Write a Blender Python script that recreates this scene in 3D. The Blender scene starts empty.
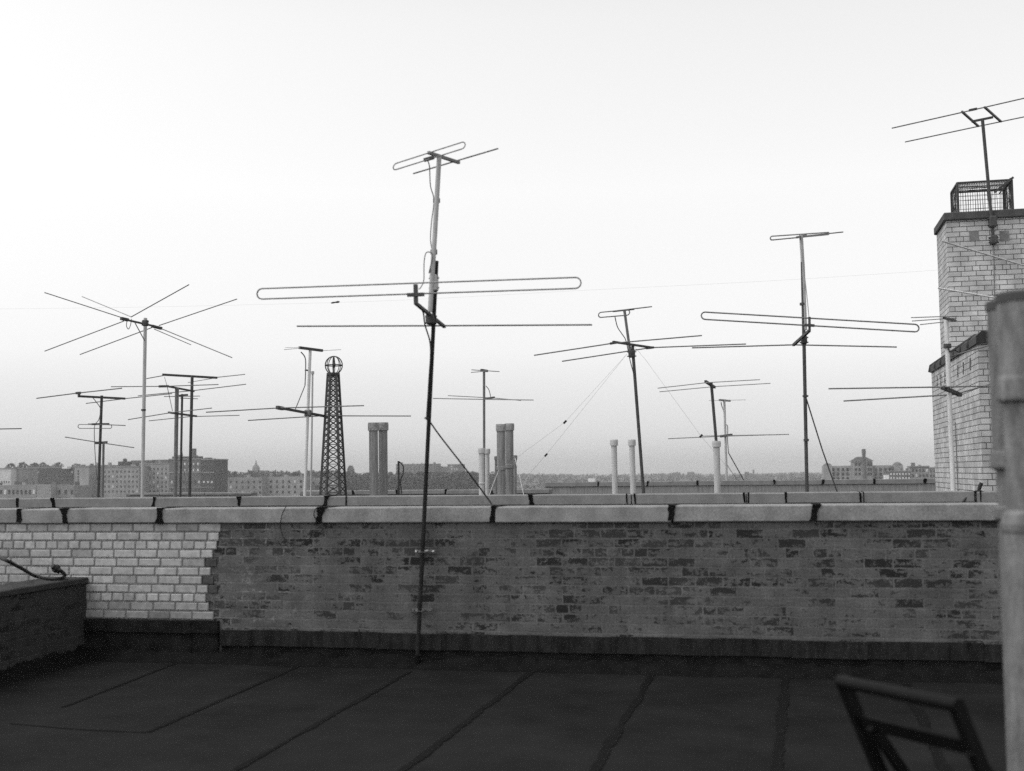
import bpy, math, random
from mathutils import Vector, Matrix
random.seed(7)
R = math.radians
C = bpy.context.scene.collection
scene = bpy.context.scene

# ------------------------------------------------------------------ camera
W, H, FPX = 1024, 771, 1200.0
PITCH, ROLL, YAW = R(4.17), R(0.653), R(12.38)
EYE = Vector((0, 0, 1.55))
fh = Vector((-math.sin(YAW), math.cos(YAW), 0)); rt = Vector((math.cos(YAW), math.sin(YAW), 0)); up = Vector((0, 0, 1))
FW = fh*math.cos(PITCH) + up*math.sin(PITCH)
U0 = -fh*math.sin(PITCH) + up*math.cos(PITCH)
RT = rt*math.cos(ROLL) - U0*math.sin(ROLL)
UP = U0*math.cos(ROLL) + rt*math.sin(ROLL)
cd = bpy.data.cameras.new('camera'); cam = bpy.data.objects.new('camera', cd); C.objects.link(cam)
M = Matrix((RT, UP, -FW)).transposed().to_4x4(); M.translation = EYE
cam.matrix_world = M
cd.sensor_width = 36; cd.lens = 36*FPX/W; cd.clip_start = .05; cd.clip_end = 20000
cd.dof.use_dof = True; cd.dof.focus_distance = 20; cd.dof.aperture_fstop = 2.2
scene.camera = cam

def ray(px, py): return FW*FPX + RT*(px-512) - UP*(py-385.5)
def at(px, py, Y):                       # the point seen at a pixel, on the vertical plane at distance Y
    d = ray(px, py); return EYE + d*(Y/d.y)
def on(px, py, z):                       # ... on the level plane at height z
    d = ray(px, py); return EYE + d*((z-EYE.z)/d.z)

# ------------------------------------------------------------------ materials
def mat(name, v, rough=.8, var=.25, scale=6, metal=0, bump=.0, streak=None, fine=0, spec=.3):
    m = bpy.data.materials.new(name); m.use_nodes = True
    nt = m.node_tree; N = nt.nodes; L = nt.links; b = N['Principled BSDF']
    b.inputs['Roughness'].default_value = rough; b.inputs['Metallic'].default_value = metal
    b.inputs['Specular IOR Level'].default_value = spec
    tc = N.new('ShaderNodeTexCoord'); mp = N.new('ShaderNodeMapping'); L.new(tc.outputs['Object'], mp.inputs['Vector'])
    if streak: mp.inputs['Scale'].default_value = streak
    n = N.new('ShaderNodeTexNoise'); n.inputs['Scale'].default_value = scale; n.inputs['Detail'].default_value = 8; n.inputs['Roughness'].default_value = .65
    L.new(mp.outputs['Vector'], n.inputs['Vector'])
    r = N.new('ShaderNodeMapRange'); r.inputs['From Min'].default_value = .3; r.inputs['From Max'].default_value = .7
    r.inputs['To Min'].default_value = v*(1-var); r.inputs['To Max'].default_value = v*(1+var)
    L.new(n.outputs['Fac'], r.inputs['Value'])
    out = r.outputs['Result']
    if fine:
        n2 = N.new('ShaderNodeTexNoise'); n2.inputs['Scale'].default_value = 90; n2.inputs['Detail'].default_value = 3; L.new(tc.outputs['Object'], n2.inputs['Vector'])
        r2 = N.new('ShaderNodeMapRange'); r2.inputs['From Min'].default_value = .3; r2.inputs['From Max'].default_value = .7
        r2.inputs['To Min'].default_value = 1-fine; r2.inputs['To Max'].default_value = 1+fine; L.new(n2.outputs['Fac'], r2.inputs['Value'])
        k = N.new('ShaderNodeMath'); k.operation = 'MULTIPLY'; L.new(out, k.inputs[0]); L.new(r2.outputs['Result'], k.inputs[1]); out = k.outputs[0]
    L.new(out, b.inputs['Base Color'])
    if bump:
        bp = N.new('ShaderNodeBump'); bp.inputs['Strength'].default_value = bump; bp.inputs['Distance'].default_value = .01
        L.new(n.outputs['Fac'], bp.inputs['Height']); L.new(bp.outputs['Normal'], b.inputs['Normal'])
    return m

def brick_mat(name, lo, hi, mortar, bw=.21, rh=.074, ms=.006, dirt=.2, squash=6, bump=.5):
    m = bpy.data.materials.new(name); m.use_nodes = True
    nt = m.node_tree; N = nt.nodes; L = nt.links; b = N['Principled BSDF']
    b.inputs['Roughness'].default_value = .85; b.inputs['Specular IOR Level'].default_value = .2
    tc = N.new('ShaderNodeTexCoord'); br = N.new('ShaderNodeTexBrick'); L.new(tc.outputs['UV'], br.inputs['Vector'])
    for k, v in (('Scale', 1), ('Mortar Size', ms), ('Mortar Smooth', .15), ('Bias', 0), ('Brick Width', bw), ('Row Height', rh)): br.inputs[k].default_value = v
    br.squash = .5; br.squash_frequency = squash
    br.inputs['Color1'].default_value = (lo, lo, lo, 1); br.inputs['Color2'].default_value = (hi, hi, hi, 1); br.inputs['Mortar'].default_value = (mortar,)*3+(1,)
    n = N.new('ShaderNodeTexNoise'); n.inputs['Scale'].default_value = 3; n.inputs['Detail'].default_value = 9; L.new(tc.outputs['UV'], n.inputs['Vector'])
    r = N.new('ShaderNodeMapRange'); r.inputs['From Min'].default_value = .3; r.inputs['From Max'].default_value = .7; r.inputs['To Min'].default_value = 1-dirt; r.inputs['To Max'].default_value = 1+dirt*.5
    L.new(n.outputs['Fac'], r.inputs['Value'])
    mx = N.new('ShaderNodeVectorMath'); mx.operation = 'SCALE'; L.new(br.outputs['Color'], mx.inputs[0]); L.new(r.outputs['Result'], mx.inputs['Scale'])
    L.new(mx.outputs['Vector'], b.inputs['Base Color'])
    bp = N.new('ShaderNodeBump'); bp.inputs['Strength'].default_value = bump; bp.inputs['Distance'].default_value = .008; bp.invert = True
    L.new(br.outputs['Fac'], bp.inputs['Height']); L.new(bp.outputs['Normal'], b.inputs['Normal'])
    return m

def parged_mat(name, smear, brick, amount, zmid=.65, zgain=.3, wash=None):
    """brickwork under a worn skim of mortar: bricks show through in ragged patches"""
    m = bpy.data.materials.new(name); m.use_nodes = True
    nt = m.node_tree; N = nt.nodes; L = nt.links; b = N['Principled BSDF']
    b.inputs['Roughness'].default_value = .9; b.inputs['Specular IOR Level'].default_value = .15
    def math_(op, a, c, clamp=False):
        k = N.new('ShaderNodeMath'); k.operation = op; k.use_clamp = clamp
        for i, s in enumerate((a, c)):
            if s is None: continue
            if isinstance(s, (int, float)): k.inputs[i].default_value = s
            else: L.new(s, k.inputs[i])
        return k.outputs[0]
    def noise(vec, sc, det=8, rough=.6):
        n = N.new('ShaderNodeTexNoise'); n.inputs['Scale'].default_value = sc; n.inputs['Detail'].default_value = det; n.inputs['Roughness'].default_value = rough
        L.new(vec, n.inputs['Vector']); return n.outputs['Fac']
    def rng(s, a, c, d, e):
        r = N.new('ShaderNodeMapRange'); L.new(s, r.inputs['Value'])
        for k, v in (('From Min', a), ('From Max', c), ('To Min', d), ('To Max', e)): r.inputs[k].default_value = v
        return r.outputs['Result']
    tc = N.new('ShaderNodeTexCoord'); uv = tc.outputs['UV']
    wob = N.new('ShaderNodeTexNoise'); wob.inputs['Scale'].default_value = 20; L.new(uv, wob.inputs['Vector'])
    vs = N.new('ShaderNodeVectorMath'); vs.operation = 'SCALE'; vs.inputs['Scale'].default_value = .02; L.new(wob.outputs['Color'], vs.inputs[0])
    va = N.new('ShaderNodeVectorMath'); va.operation = 'ADD'; L.new(uv, va.inputs[0]); L.new(vs.outputs['Vector'], va.inputs[1])
    br = N.new('ShaderNodeTexBrick'); L.new(va.outputs['Vector'], br.inputs['Vector'])
    for k, v in (('Scale', 1), ('Mortar Size', .007), ('Mortar Smooth', .25), ('Bias', 0), ('Brick Width', .21), ('Row Height', .074)): br.inputs[k].default_value = v
    br.squash = .5; br.squash_frequency = 6
    br.inputs['Color1'].default_value = (0, 0, 0, 1); br.inputs['Color2'].default_value = (1, 1, 1, 1); br.inputs['Mortar'].default_value = (.5, .5, .5, 1)
    bw = N.new('ShaderNodeRGBToBW'); L.new(br.outputs['Color'], bw.inputs['Color'])
    sx = N.new('ShaderNodeMapping'); sx.inputs['Scale'].default_value = (1.0, 2.6, 1); L.new(uv, sx.inputs['Vector'])
    big = noise(sx.outputs['Vector'], 1.5, 5); fine = noise(uv, 30, 8, .7); mid = noise(sx.outputs['Vector'], 7, 6)
    sep = N.new('ShaderNodeSeparateXYZ'); L.new(uv, sep.inputs[0])
    hz = math_('MULTIPLY', math_('SUBTRACT', sep.outputs['Y'], zmid), zgain)
    grit = noise(uv, 75, 6, .75); stain = noise(sx.outputs['Vector'], 2.2, 9, .7)
    s = math_('MULTIPLY', math_('SUBTRACT', bw.outputs[0], .5), .36)
    s = math_('ADD', s, math_('MULTIPLY', math_('SUBTRACT', big, .5), .8))
    s = math_('ADD', s, math_('MULTIPLY', math_('SUBTRACT', mid, .5), 1.25))
    s = math_('ADD', s, math_('MULTIPLY', math_('SUBTRACT', fine, .5), 1.35))
    s = math_('ADD', s, hz)
    ex = math_('MULTIPLY', rng(s, amount-.035, amount+.075, 0, 1), rng(math_('FRACT', math_('MULTIPLY', bw.outputs[0], 7.31), None), 0, 1, .6, 1.05))
    ex = math_('MULTIPLY', ex, math_('SUBTRACT', 1, br.outputs['Fac']))
    cs = rng(stain, .3, .7, smear*.62, smear*1.32)
    sv = N.new('ShaderNodeMapping'); sv.inputs['Scale'].default_value = (5, .55, 1); L.new(uv, sv.inputs['Vector'])
    cs = math_('MULTIPLY', cs, rng(noise(sv.outputs['Vector'], 1.6, 6, .6), .3, .7, .8, 1.17))
    cs = math_('MULTIPLY', cs, rng(grit, .3, .7, .55, 1.42))
    cs = math_('MULTIPLY', cs, rng(br.outputs['Fac'], 0, 1, 1, 1.12))
    if wash is not None:                                          # whitewash thinning out beyond the white bricks
        w_ = math_('MULTIPLY', rng(sep.outputs['X'], wash, wash+.32, 1, 0), rng(fine, .45, .62, 0, 1))
        w_ = math_('MULTIPLY', w_, rng(mid, .48, .6, 0, 1)); cs = math_('ADD', cs, math_('MULTIPLY', w_, .16))
    cb = math_('MULTIPLY', rng(bw.outputs[0], 0, 1, brick*.6, brick*1.5), rng(fine, .3, .7, .6, 1.4))
    mx = N.new('ShaderNodeMix'); mx.data_type = 'FLOAT'; L.new(ex, mx.inputs[0]); L.new(cs, mx.inputs[2]); L.new(cb, mx.inputs[3])
    L.new(mx.outputs[0], b.inputs['Base Color'])
    h = math_('ADD', math_('MULTIPLY', ex, -1), math_('MULTIPLY', fine, .5)); h = math_('ADD', h, math_('MULTIPLY', br.outputs['Fac'], -.4))
    bp = N.new('ShaderNodeBump'); bp.inputs['Strength'].default_value = .6; bp.inputs['Distance'].default_value = .006
    L.new(h, bp.inputs['Height']); L.new(bp.outputs['Normal'], b.inputs['Normal'])
    return m

def tone_mat(name, mul=1.0):
    """colour from each brick's own firing tone (mesh attribute), with soot mottling"""
    m = bpy.data.materials.new(name); m.use_nodes = True
    nt = m.node_tree; N = nt.nodes; L = nt.links; b = N['Principled BSDF']
    b.inputs['Roughness'].default_value = .75; b.inputs['Specular IOR Level'].default_value = .25
    a = N.new('ShaderNodeAttribute'); a.attribute_name = 'tone'
    tc = N.new('ShaderNodeTexCoord'); n = N.new('ShaderNodeTexNoise'); n.inputs['Scale'].default_value = 22; n.inputs['Detail'].default_value = 8; L.new(tc.outputs['Object'], n.inputs['Vector'])
    r = N.new('ShaderNodeMapRange'); r.inputs['From Min'].default_value = .3; r.inputs['From Max'].default_value = .75; r.inputs['To Min'].default_value = .72*mul; r.inputs['To Max'].default_value = 1.1*mul; L.new(n.outputs['Fac'], r.inputs['Value'])
    k = N.new('ShaderNodeMath'); k.operation = 'MULTIPLY'; L.new(a.outputs['Fac'], k.inputs[0]); L.new(r.outputs['Result'], k.inputs[1])
    L.new(k.outputs[0], b.inputs['Base Color'])
    bp = N.new('ShaderNodeBump'); bp.inputs['Strength'].default_value = .25; bp.inputs['Distance'].default_value = .004; L.new(n.outputs['Fac'], bp.inputs['Height']); L.new(bp.outputs['Normal'], b.inputs['Normal'])
    return m

m_tar = mat('tar', .0058, .85, .6, 9, bump=.7, fine=.4, spec=.08)
m_roof = mat('roofing_felt', .0108, .85, .45, 1.6, bump=.3, fine=.35, spec=.08)
m_flash = mat('tarred_board', .019, .85, .65, 6, streak=(3, 3, .8), bump=.7, fine=.45, spec=.08)
m_flash_dark = mat('tarred_brick', .013, .9, .75, 7, bump=1, fine=.45, spec=.08)
m_parged = parged_mat('parged_brick', .104, .015, .09, .75, .16, -4.05)
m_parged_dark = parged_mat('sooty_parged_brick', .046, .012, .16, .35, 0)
m_coping = mat('cast_stone', .235, .9, .34, 4, bump=.3, fine=.22)
m_coping2 = mat('weathered_cast_stone', .21, .9, .2, 5, bump=.25, fine=.2)
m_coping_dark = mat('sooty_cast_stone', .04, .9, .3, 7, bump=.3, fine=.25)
m_wbrick = tone_mat('white_brick', .84)
m_mortar = mat('mortar', .19, .95, .3, 20, bump=.4)
m_cbrick = brick_mat('white_face_brick', .46, .58, .105, dirt=.34, ms=.0055)
m_cbrick2 = brick_mat('second_wall_brick', .06, .2, .22, dirt=.4, ms=.009)
m_cap = mat('dark_capping', .07, .8, .3, 8, bump=.4)
m_claytile = mat('dark_clay_tile', .024, .6, .4, 9, bump=.3)
m_gray = mat('weathered_aluminium', .24, .5, .25, 20, metal=.0, spec=.5)
m_dark = mat('rusty_dark_steel', .06, .6, .4, 15)
m_mid = mat('dull_steel', .15, .55, .3, 15, spec=.5)
m_pale = mat('galvanised_pipe', .42, .5, .22, 12, streak=(4, 4, .5), spec=.5)
m_white = mat('pale_painted_pipe', .62, .5, .15, 12, streak=(4, 4, .5), spec=.5)
m_pole = mat('blackened_pipe', .02, .75, .4, 15, spec=.1)
m_seam = mat('seam_tar', .006, .9, .5, 26, bump=.8, fine=.55, spec=.08)
m_black = mat('black_lead', .015, .5, .3, 15)
m_flue = mat('cement_flue', .24, .9, .4, 9, streak=(5, 5, .35), bump=.3, fine=.2)
m_vent = mat('pale_vent_pipe', .5, .8, .16, 9, streak=(5, 5, .5), fine=.1)
m_iron = mat('cast_iron_paint', .16, .75, .45, 9, streak=(3, 3, .8), bump=.4, fine=.15)
m_iron2 = mat('cast_iron_sooty', .14, .8, .35, 10, streak=(3, 3, .8), bump=.4, fine=.15)
m_wood = mat('dark_varnished_wood', .0065, .6, .35, 6, streak=(6, 6, 1), spec=.12)
m_rubber = mat('black_rubber', .014, .6, .3, 20)
m_mesh = mat('wire_mesh', .05, .6, .3, 20)
m_bright = mat('bright_zinc', .8, .35, .1, 20, spec=.6)

# ------------------------------------------------------------------ mesh tools
class MB:
    def __init__(s): s.v = []; s.f = []; s.sm = []; s.t = []
    def add(s, vs, fs, smooth=False, tone=None):
        o = len(s.v); s.v += [Vector(v) for v in vs]
        for f in fs: s.f.append([i+o for i in f]); s.sm.append(smooth); s.t.append(tone)
        return s
    def box(s, x0, x1, y0, y1, z0, z1, tone=None, j=0):
        q = lambda a: a + (random.uniform(-j, j) if j else 0)
        v = [(q(x), q(y), q(z)) for z in (z0, z1) for y in (y0, y1) for x in (x0, x1)]
        return s.add(v, [(0, 2, 3, 1), (4, 5, 7, 6), (0, 1, 5, 4), (2, 6, 7, 3), (0, 4, 6, 2), (1, 3, 7, 5)], tone=tone)
    def bbox(s, x0, x1, y0, y1, z0, z1, c=.006, tone=None):      # box with chamfered edges
        vs = []; idx = {}
        for ix, (x, sx) in enumerate(((x0, 1), (x1, -1))):
            for iy, (y, sy) in enumerate(((y0, 1), (y1, -1))):
                for iz, (z, sz) in enumerate(((z0, 1), (z1, -1))):
                    for a in range(3):
                        idx[(ix, iy, iz, a)] = len(vs)
                        vs.append((x + (0 if a == 0 else c*sx), y + (0 if a == 1 else c*sy), z + (0 if a == 2 else c*sz)))
        F = []
        for i in (0, 1):
            F.append([idx[(i, y, z, 0)] for y, z in ((0, 0), (0, 1), (1, 1), (1, 0))])
            F.append([idx[(x, i, z, 1)] for x, z in ((0, 0), (1, 0), (1, 1), (0, 1))])
            F.append([idx[(x, y, i, 2)] for x, y in ((0, 0), (0, 1), (1, 1), (1, 0))])
        for a in (0, 1):
            for b_ in (0, 1):
                F.append([idx[(a, b_, 0, 0)], idx[(a, b_, 1, 0)], idx[(a, b_, 1, 1)], idx[(a, b_, 0, 1)]])
                F.append([idx[(a, 0, b_, 0)], idx[(a, 1, b_, 0)], idx[(a, 1, b_, 2)], idx[(a, 0, b_, 2)]])
                F.append([idx[(0, a, b_, 1)], idx[(1, a, b_, 1)], idx[(1, a, b_, 2)], idx[(0, a, b_, 2)]])
        for ix in (0, 1):
            for iy in (0, 1):
                for iz in (0, 1): F.append([idx[(ix, iy, iz, a)] for a in range(3)])
        return s.add(vs, F, tone=tone)
    def bar(s, a, b, w, h=None, upv=(0, 0, 1)):                  # rectangular bar from a to b
        a, b = Vector(a), Vector(b); d = (b-a).normalized(); u = Vector(upv)
        if abs(d.dot(u)) > .98: u = Vector((0, 1, 0))
        x = d.cross(u).normalized(); y = x.cross(d).normalized(); h = h or w
        v = [p + x*(sx*w/2) + y*(sy*h/2) for p in (a, b) for sx, sy in ((-1, -1), (1, -1), (1, 1), (-1, 1))]
        return s.add(v, [(3, 2, 1, 0), (4, 5, 6, 7), (0, 1, 5, 4), (1, 2, 6, 5), (2, 3, 7, 6), (3, 0, 4, 7)])
    def tube(s, pts, r, n=8, closed=False, r2=None):
        pts = [Vector(p) for p in pts]; k = len(pts); vs = []
        d0 = (pts[1]-pts[0]).normalized(); u = Vector((0, 0, 1)) if abs(d0.z) < .9 else Vector((0, 1, 0))
        x = d0.cross(u).normalized()
        for i, p in enumerate(pts):
            if closed: t = (pts[(i+1) % k]-pts[i-1]).normalized()
            else: t = (pts[min(i+1, k-1)]-pts[max(i-1, 0)]).normalized()
            x = (x - t*x.dot(t)).normalized(); y = t.cross(x)
            rr = r if r2 is None else r + (r2-r)*i/(k-1)
            vs += [p + (x*math.cos(2*math.pi*j/n) + y*math.sin(2*math.pi*j/n))*rr for j in range(n)]
        fs = [(i*n+j, i*n+(j+1) % n, ((i+1) % k)*n+(j+1) % n, ((i+1) % k)*n+j) for i in range(k if closed else k-1) for j in range(n)]
        o = len(s.v); s.add(vs, fs, True)
        if not closed:
            s.add(vs[:n], [list(reversed(range(n)))]); s.add(vs[(k-1)*n:], [list(range(n))])
        return s
    def lathe(s, prof, a, b, n=24):                             # profile [(t, r)] along the axis a -> b, t in 0..1
        a, b = Vector(a), Vector(b); d = (b-a).normalized(); x = d.orthogonal().normalized(); y = d.cross(x)
        vs = [a.lerp(b, t) + (x*math.cos(2*math.pi*j/n) + y*math.sin(2*math.pi*j/n))*r for t, r in prof for j in range(n)]
        k = len(prof)
        for i in range(k-1):
            q = vs[i*n:(i+2)*n]
            s.add(q, [(j, (j+1) % n, n+(j+1) % n, n+j) for j in range(n)], True)
        return s
    def build(s, name, m, parent=None):
        org = Vector((0, 0, 0)); p = parent
        while p is not None: org += p.location; p = p.parent
        if parent is None and s.v:
            lo = Vector((min(v.x for v in s.v), min(v.y for v in s.v), min(v.z for v in s.v))); hi = Vector((max(v.x for v in s.v), max(v.y for v in s.v), 0))
            org = Vector(((lo.x+hi.x)/2, (lo.y+hi.y)/2, lo.z))
        me = bpy.data.meshes.new(name); me.from_pydata([tuple(v-org) for v in s.v], [], s.f); me.update()
        for p_, f in zip(me.polygons, s.sm): p_.use_smooth = f
        uv = me.uv_layers.new(name='UVMap').data
        for p_ in me.polygons:                                   # box mapping in metres
            nn = p_.normal; ax = max(range(3), key=lambda i: abs(nn[i]))
            for li in p_.loop_indices:
                c = s.v[me.loops[li].vertex_index]
                uv[li].uv = (c.x, c.z) if ax == 1 else (c.y, c.z) if ax == 0 else (c.x, c.y)
        if any(t is not None for t in s.t):
            at_ = me.attributes.new('tone', 'FLOAT', 'FACE')
            for i, t in enumerate(s.t): at_.data[i].value = .3 if t is None else t
        me.materials.append(m)
        o = bpy.data.objects.new(name, me); C.objects.link(o)
        if parent is None: o.location = org
        else: o.parent = parent
        return o

def tag(o, label=None, cat=None, group=None, kind=None):
    for k, v in (('label', label), ('category', cat), ('group', group), ('kind', kind)):
        if v: o[k] = v
    return o
def thing(name, label, cat, loc, group=None):
    o = bpy.data.objects.new(name, None); C.objects.link(o); o.location = loc
    return tag(o, label, cat, group)

def loop_pts(UL, UR, LL, LR, n=7):                               # a folded dipole: two rods joined by round ends
    pts = []
    for a, b in ((UR, LR), (LL, UL)):
        c = (a+b)/2; r = (a-b)/2; d = ((UR-UL) if a is UR else (UL-UR)).normalized()*r.length
        for i in range(n):
            t = math.pi*i/(n-1); pts.append(c + r*math.cos(t) + d*math.sin(t))
    return pts

# ------------------------------------------------------------------ levels
D1, D2, D3 = 9.47, 14.40, 31.5          # the parapets, one roof behind the other
HT = 1.281; CH = .128                    # parapet height, coping stone height
GND = -17.0
def X1(px, py=600): return at(px, py, D1).x

# ------------------------------------------------------------------ ground, roofs
g = MB(); g.box(-5000, 5000, -2500, 5200, GND-.5, GND); tag(g.build('ground', mat('far_ground', .09, .95, .4, .02)), kind='structure')

roof = MB(); roof.box(-14, 12, -4, D1-.002, -.3, 0); roof_o = tag(roof.build('roof', m_roof), kind='structure')
roof2 = MB(); roof2.box(-16, 14, D1+.31, D2-.002, -.3, -.01); tag(roof2.build('roof', m_roof), kind='structure')
roof3 = MB(); roof3.box(-22, 16, D2+.31, D3-.002, -.3, -.01); tag(roof3.build('roof', m_roof), kind='structure')
roof4 = MB(); roof4.box(-30, 30, D3+.31, 46, -.3, -.01); tag(roof4.build('roof', m_roof), kind='structure')

def strip(pts, w, z, jag, n=60):                                # a ragged tar seam
    b = MB(); L_ = []; R_ = []; ja = jb = 0
    for i in range(len(pts)-1):
        for k in range(n):
            p = pts[i].lerp(pts[i+1], k/n); d = (pts[i+1]-pts[i]).normalized(); s_ = Vector((-d.y, d.x, 0))
            ja = .8*ja + random.uniform(-jag, jag)*.28; jb = .8*jb + random.uniform(-jag, jag)*.28; L_.append(p + s_*(w/2 + ja)); R_.append(p - s_*(w/2 + jb))
    m_ = len(L_)
    vs = [Vector((p.x, p.y, z)) for p in L_] + [Vector((p.x, p.y, z)) for p in R_] + [Vector((p.x, p.y, .001)) for p in L_] + [Vector((p.x, p.y, .001)) for p in R_]
    fs = []
    for i in range(m_-1):
        fs += [(i, i+1, m_+i+1, m_+i)[::-1], (i, 2*m_+i, 2*m_+i+1, i+1), (m_+i, m_+i+1, 3*m_+i+1, 3*m_+i)]
    return b.add(vs, fs)
for (a, c, w, j) in (((410, 672), (235, 771), .04, .018), ((655, 672), (594, 771), .055, .026), ((533, 671), (403, 771), .048, .022), ((785, 678), (778, 771), .06, .026), ((300, 666), (147, 733), .035, .01), ((180, 662), (62, 708), .028, .008), ((905, 682), (945, 771), .06, .02)):
    A, B = on(*a, 0), on(*c, 0); B = A + (B-A)*1.0
    far = B + (B-A).normalized()*(2.5 if c[1] > 760 else 0)
    strip([A, far], w, .005, j, 160).build('roof_seam', m_seam, roof_o)
strip([on(10, 724, 0), on(80, 730, 0), on(147, 733, 0)], .010, .004, .008, 60).build('roof_seam', m_seam, roof_o)

# bodies of the houses below the roofs (party walls down to the street)
hb = MB(); hb.box(-14, 12, -4, D1-.05, GND, -.31); hb.box(-14, 12, D1-.04, D1+.28, GND, -.02); hb.box(-16, 14, D1+.33, D2-.05, GND, -.31); hb.box(-22, 16, D2+.33, D3-.05, GND, -.31); hb.box(-30, 30, D3+.33, 46, GND, -.31)
tag(hb.build('apartment_house', m_cbrick2), 'brick row house carrying the tarred flat roofs and parapets', 'building')

# ------------------------------------------------------------------ parapets
def tar_patch(px0, px1, Y, ztop, h, parent, seed, deep=.03, drip=.6):
    rnd = random.Random(seed); x0, x1 = at(px0, 510, Y).x, at(px1, 510, Y).x; b = MB(); n = 11
    y = Y - deep - .006; wl = wr = 1.0; sk = rnd.uniform(-.5, .5)
    zt = ztop + .006; h *= rnd.uniform(.8, .96); L_ = []; 
    for i in range(n+1):
        z = zt - (h+.012)*i/n
        k = 1 - (1-drip)*math.sin(i/n*3.1)*rnd.uniform(.5, 1) - (.55*max(0, i/n-.45) if seed % 2 else 0)
        wl = max(.35, min(1.5, wl+rnd.uniform(-.25, .25))); wr = max(.35, min(1.5, wr+rnd.uniform(-.25, .25))); c = (x0+x1)/2 + sk*(i/n-.3)*(x1-x0); w = (x1-x0)/2*k*.8
        L_.append((c-w*wl, c+w*wr, z))
    vs = []
    for a, c, z in L_: vs += [(a, y, z), (c, y, z), (a, y+.012, z), (c, y+.012, z)]
    fs = []
    for i in range(n):
        o = 4*i; fs += [(o, o+4, o+5, o+1), (o, o+2, o+6, o+4), (o+1, o+5, o+7, o+3)]
    vs += [(x0, y+.4, zt), (x1, y+.4, zt)]; k = len(vs); fs.append((0, 1, k-1, k-2))
    return b.add(vs, fs).build('tar_joint', m_tar, parent)

def parapet(label, Y, x0, x1, ztop, ch, joints, m_body, m_cop, brick_z0=-.01, th=.3, over=.03, patches=(), loc_label_group='roof parapets'):
    root = thing('parapet_wall', label, 'wall', Vector(((x0+x1)/2, Y, 0)), loc_label_group)
    b = MB(); b.box(x0, x1, Y, Y+th, brick_z0, ztop-ch); b.build('brickwork', m_body, root)
    xs = [x0] + [at(j, 505, Y).x for j in joints] + [x1]
    for a, c in zip(xs, xs[1:]):
        s = MB(); dz = random.uniform(-.004, .004); dy = random.uniform(-.004, .004)
        s.bbox(a+.005, c-.005, Y-over+dy, Y+th+over, ztop-ch+.002+dz, ztop+dz, .008); s.build('coping_stone', m_cop, root)
    for i, (p0, p1, dr) in enumerate(patches): tar_patch(p0, p1, Y, ztop, ch, root, i+int(Y*10), over+.003, dr)
    return root

XL, XR = -8.5, 7.5
w1 = parapet('near brick parapet with white bricks at one end and a worn grey skim', D1, XL, XR, HT, CH,
             (-160, 22, 66, 160, 322, 495, 672, 815, 1080), m_parged, m_coping,
             patches=((19, 25, .7), (61, 72, .4), (157, 166, .5), (317, 328, .5), (490, 499, .7), (667, 676, .8), (811, 821, .6)))
# white brick end, each brick laid in a mortar bed
TH_ROW = .074; zc = HT-CH
ends = [221, 219, 217, 213, 205, 211, 202, 208, 206, 209, 214]
xw0 = XL; xw1 = X1(222)
# the mortar bed follows the toothed edge
mb = MB(); br_ = MB(); dk = MB()
for i, e in enumerate(ends):
    z1 = zc - i*TH_ROW; z0 = z1 - TH_ROW; head = i in (2, 8)
    xe = X1(e, 525+9*i); bw = .098 if head else .196; gap = .011
    mb.box(xw0, xe, D1-.006, D1+.002, z0, z1)
    x = xe; k = 0
    first = True
    while x > xw0+.3:
        w = bw*random.uniform(.96, 1.04)
        if first and i % 2 and not head: w *= .5
        first = False
        t = random.choice((.5, .54, .57, .53)) * random.uniform(.94, 1.04)
        if random.random() < .05: t *= .75
        if i == 0: t *= .8
        if i >= 9: t *= (.8, .68)[i-9]
        t *= 1-.18*max(0, math.sin(x*2.1+i*.9))*random.random()
        y = D1-.012+random.uniform(-.003, .002)
        br_.bbox(x-w, x, y, D1-.004, z0+.006+random.uniform(-.001, .001), z1-.005+random.uniform(-.001, .001), .006, tone=t)
        x -= w+gap; k += 1
    if i in (4, 6, 7):                                          # dark bricks toothed in
        dk.bbox(xe+.012, xe+random.uniform(.09, .12), D1-.012, D1+.002, z0+.006, z1-.005, .003)
wb = br_.build('white_brick_face', m_wbrick, w1); mb.build('mortar_bed', m_mortar, w1)
dk.build('dark_tooth_bricks', m_dark, w1)
# base flashing: tarred boards, then a rough tar fillet on the roof
xa, xb = X1(222), XR
f = MB(); n = 44
for i in range(n):
    a = xa + (xb-xa)*i/n; c = xa + (xb-xa)*(i+1)/n; q = random.uniform(-.004, .004)
    f.box(a, c+.001, D1-.035+q, D1, .135+q, .262+q*1.5)
f.build('base_board', m_flash, w1)
f = MB(); f.box(xa+.004, xb, D1-.012, D1+.001, 0, .133); f.build('tarred_base_course', m_flash_dark, w1)
f = MB(); zt = zc-11*TH_ROW
for i in range(16):
    a = XL + (xa-.02-XL)*i/16; c = XL + (xa-.02-XL)*(i+1)/16; q = random.uniform(-.004, .004)
    f.box(a, c+.001, D1-.05+q, D1, zt-.105+q, zt-.004+q)
    f.box(a, c+.001, D1-.03+q, D1, .0, zt-.11+q)
f.build('base_board', m_flash_dark, w1)
f = MB(); n = 620; vs = []; fs = []; q1 = q2 = .08
for i in range(n+1):
    x = XL + (XR-XL)*i/n; q1 = .8*q1+.2*random.uniform(.0, .15); q2 = .75*q2+.25*random.uniform(.02, .13); r1 = q1+random.uniform(0, .012); h1 = q2+random.uniform(0, .014)
    vs += [(x, D1-.014, h1), (x, D1-.045-random.uniform(0, .012), h1*.8), (x, D1-.07-r1*.4, .03), (x, D1-.09-r1, .002)]
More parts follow.
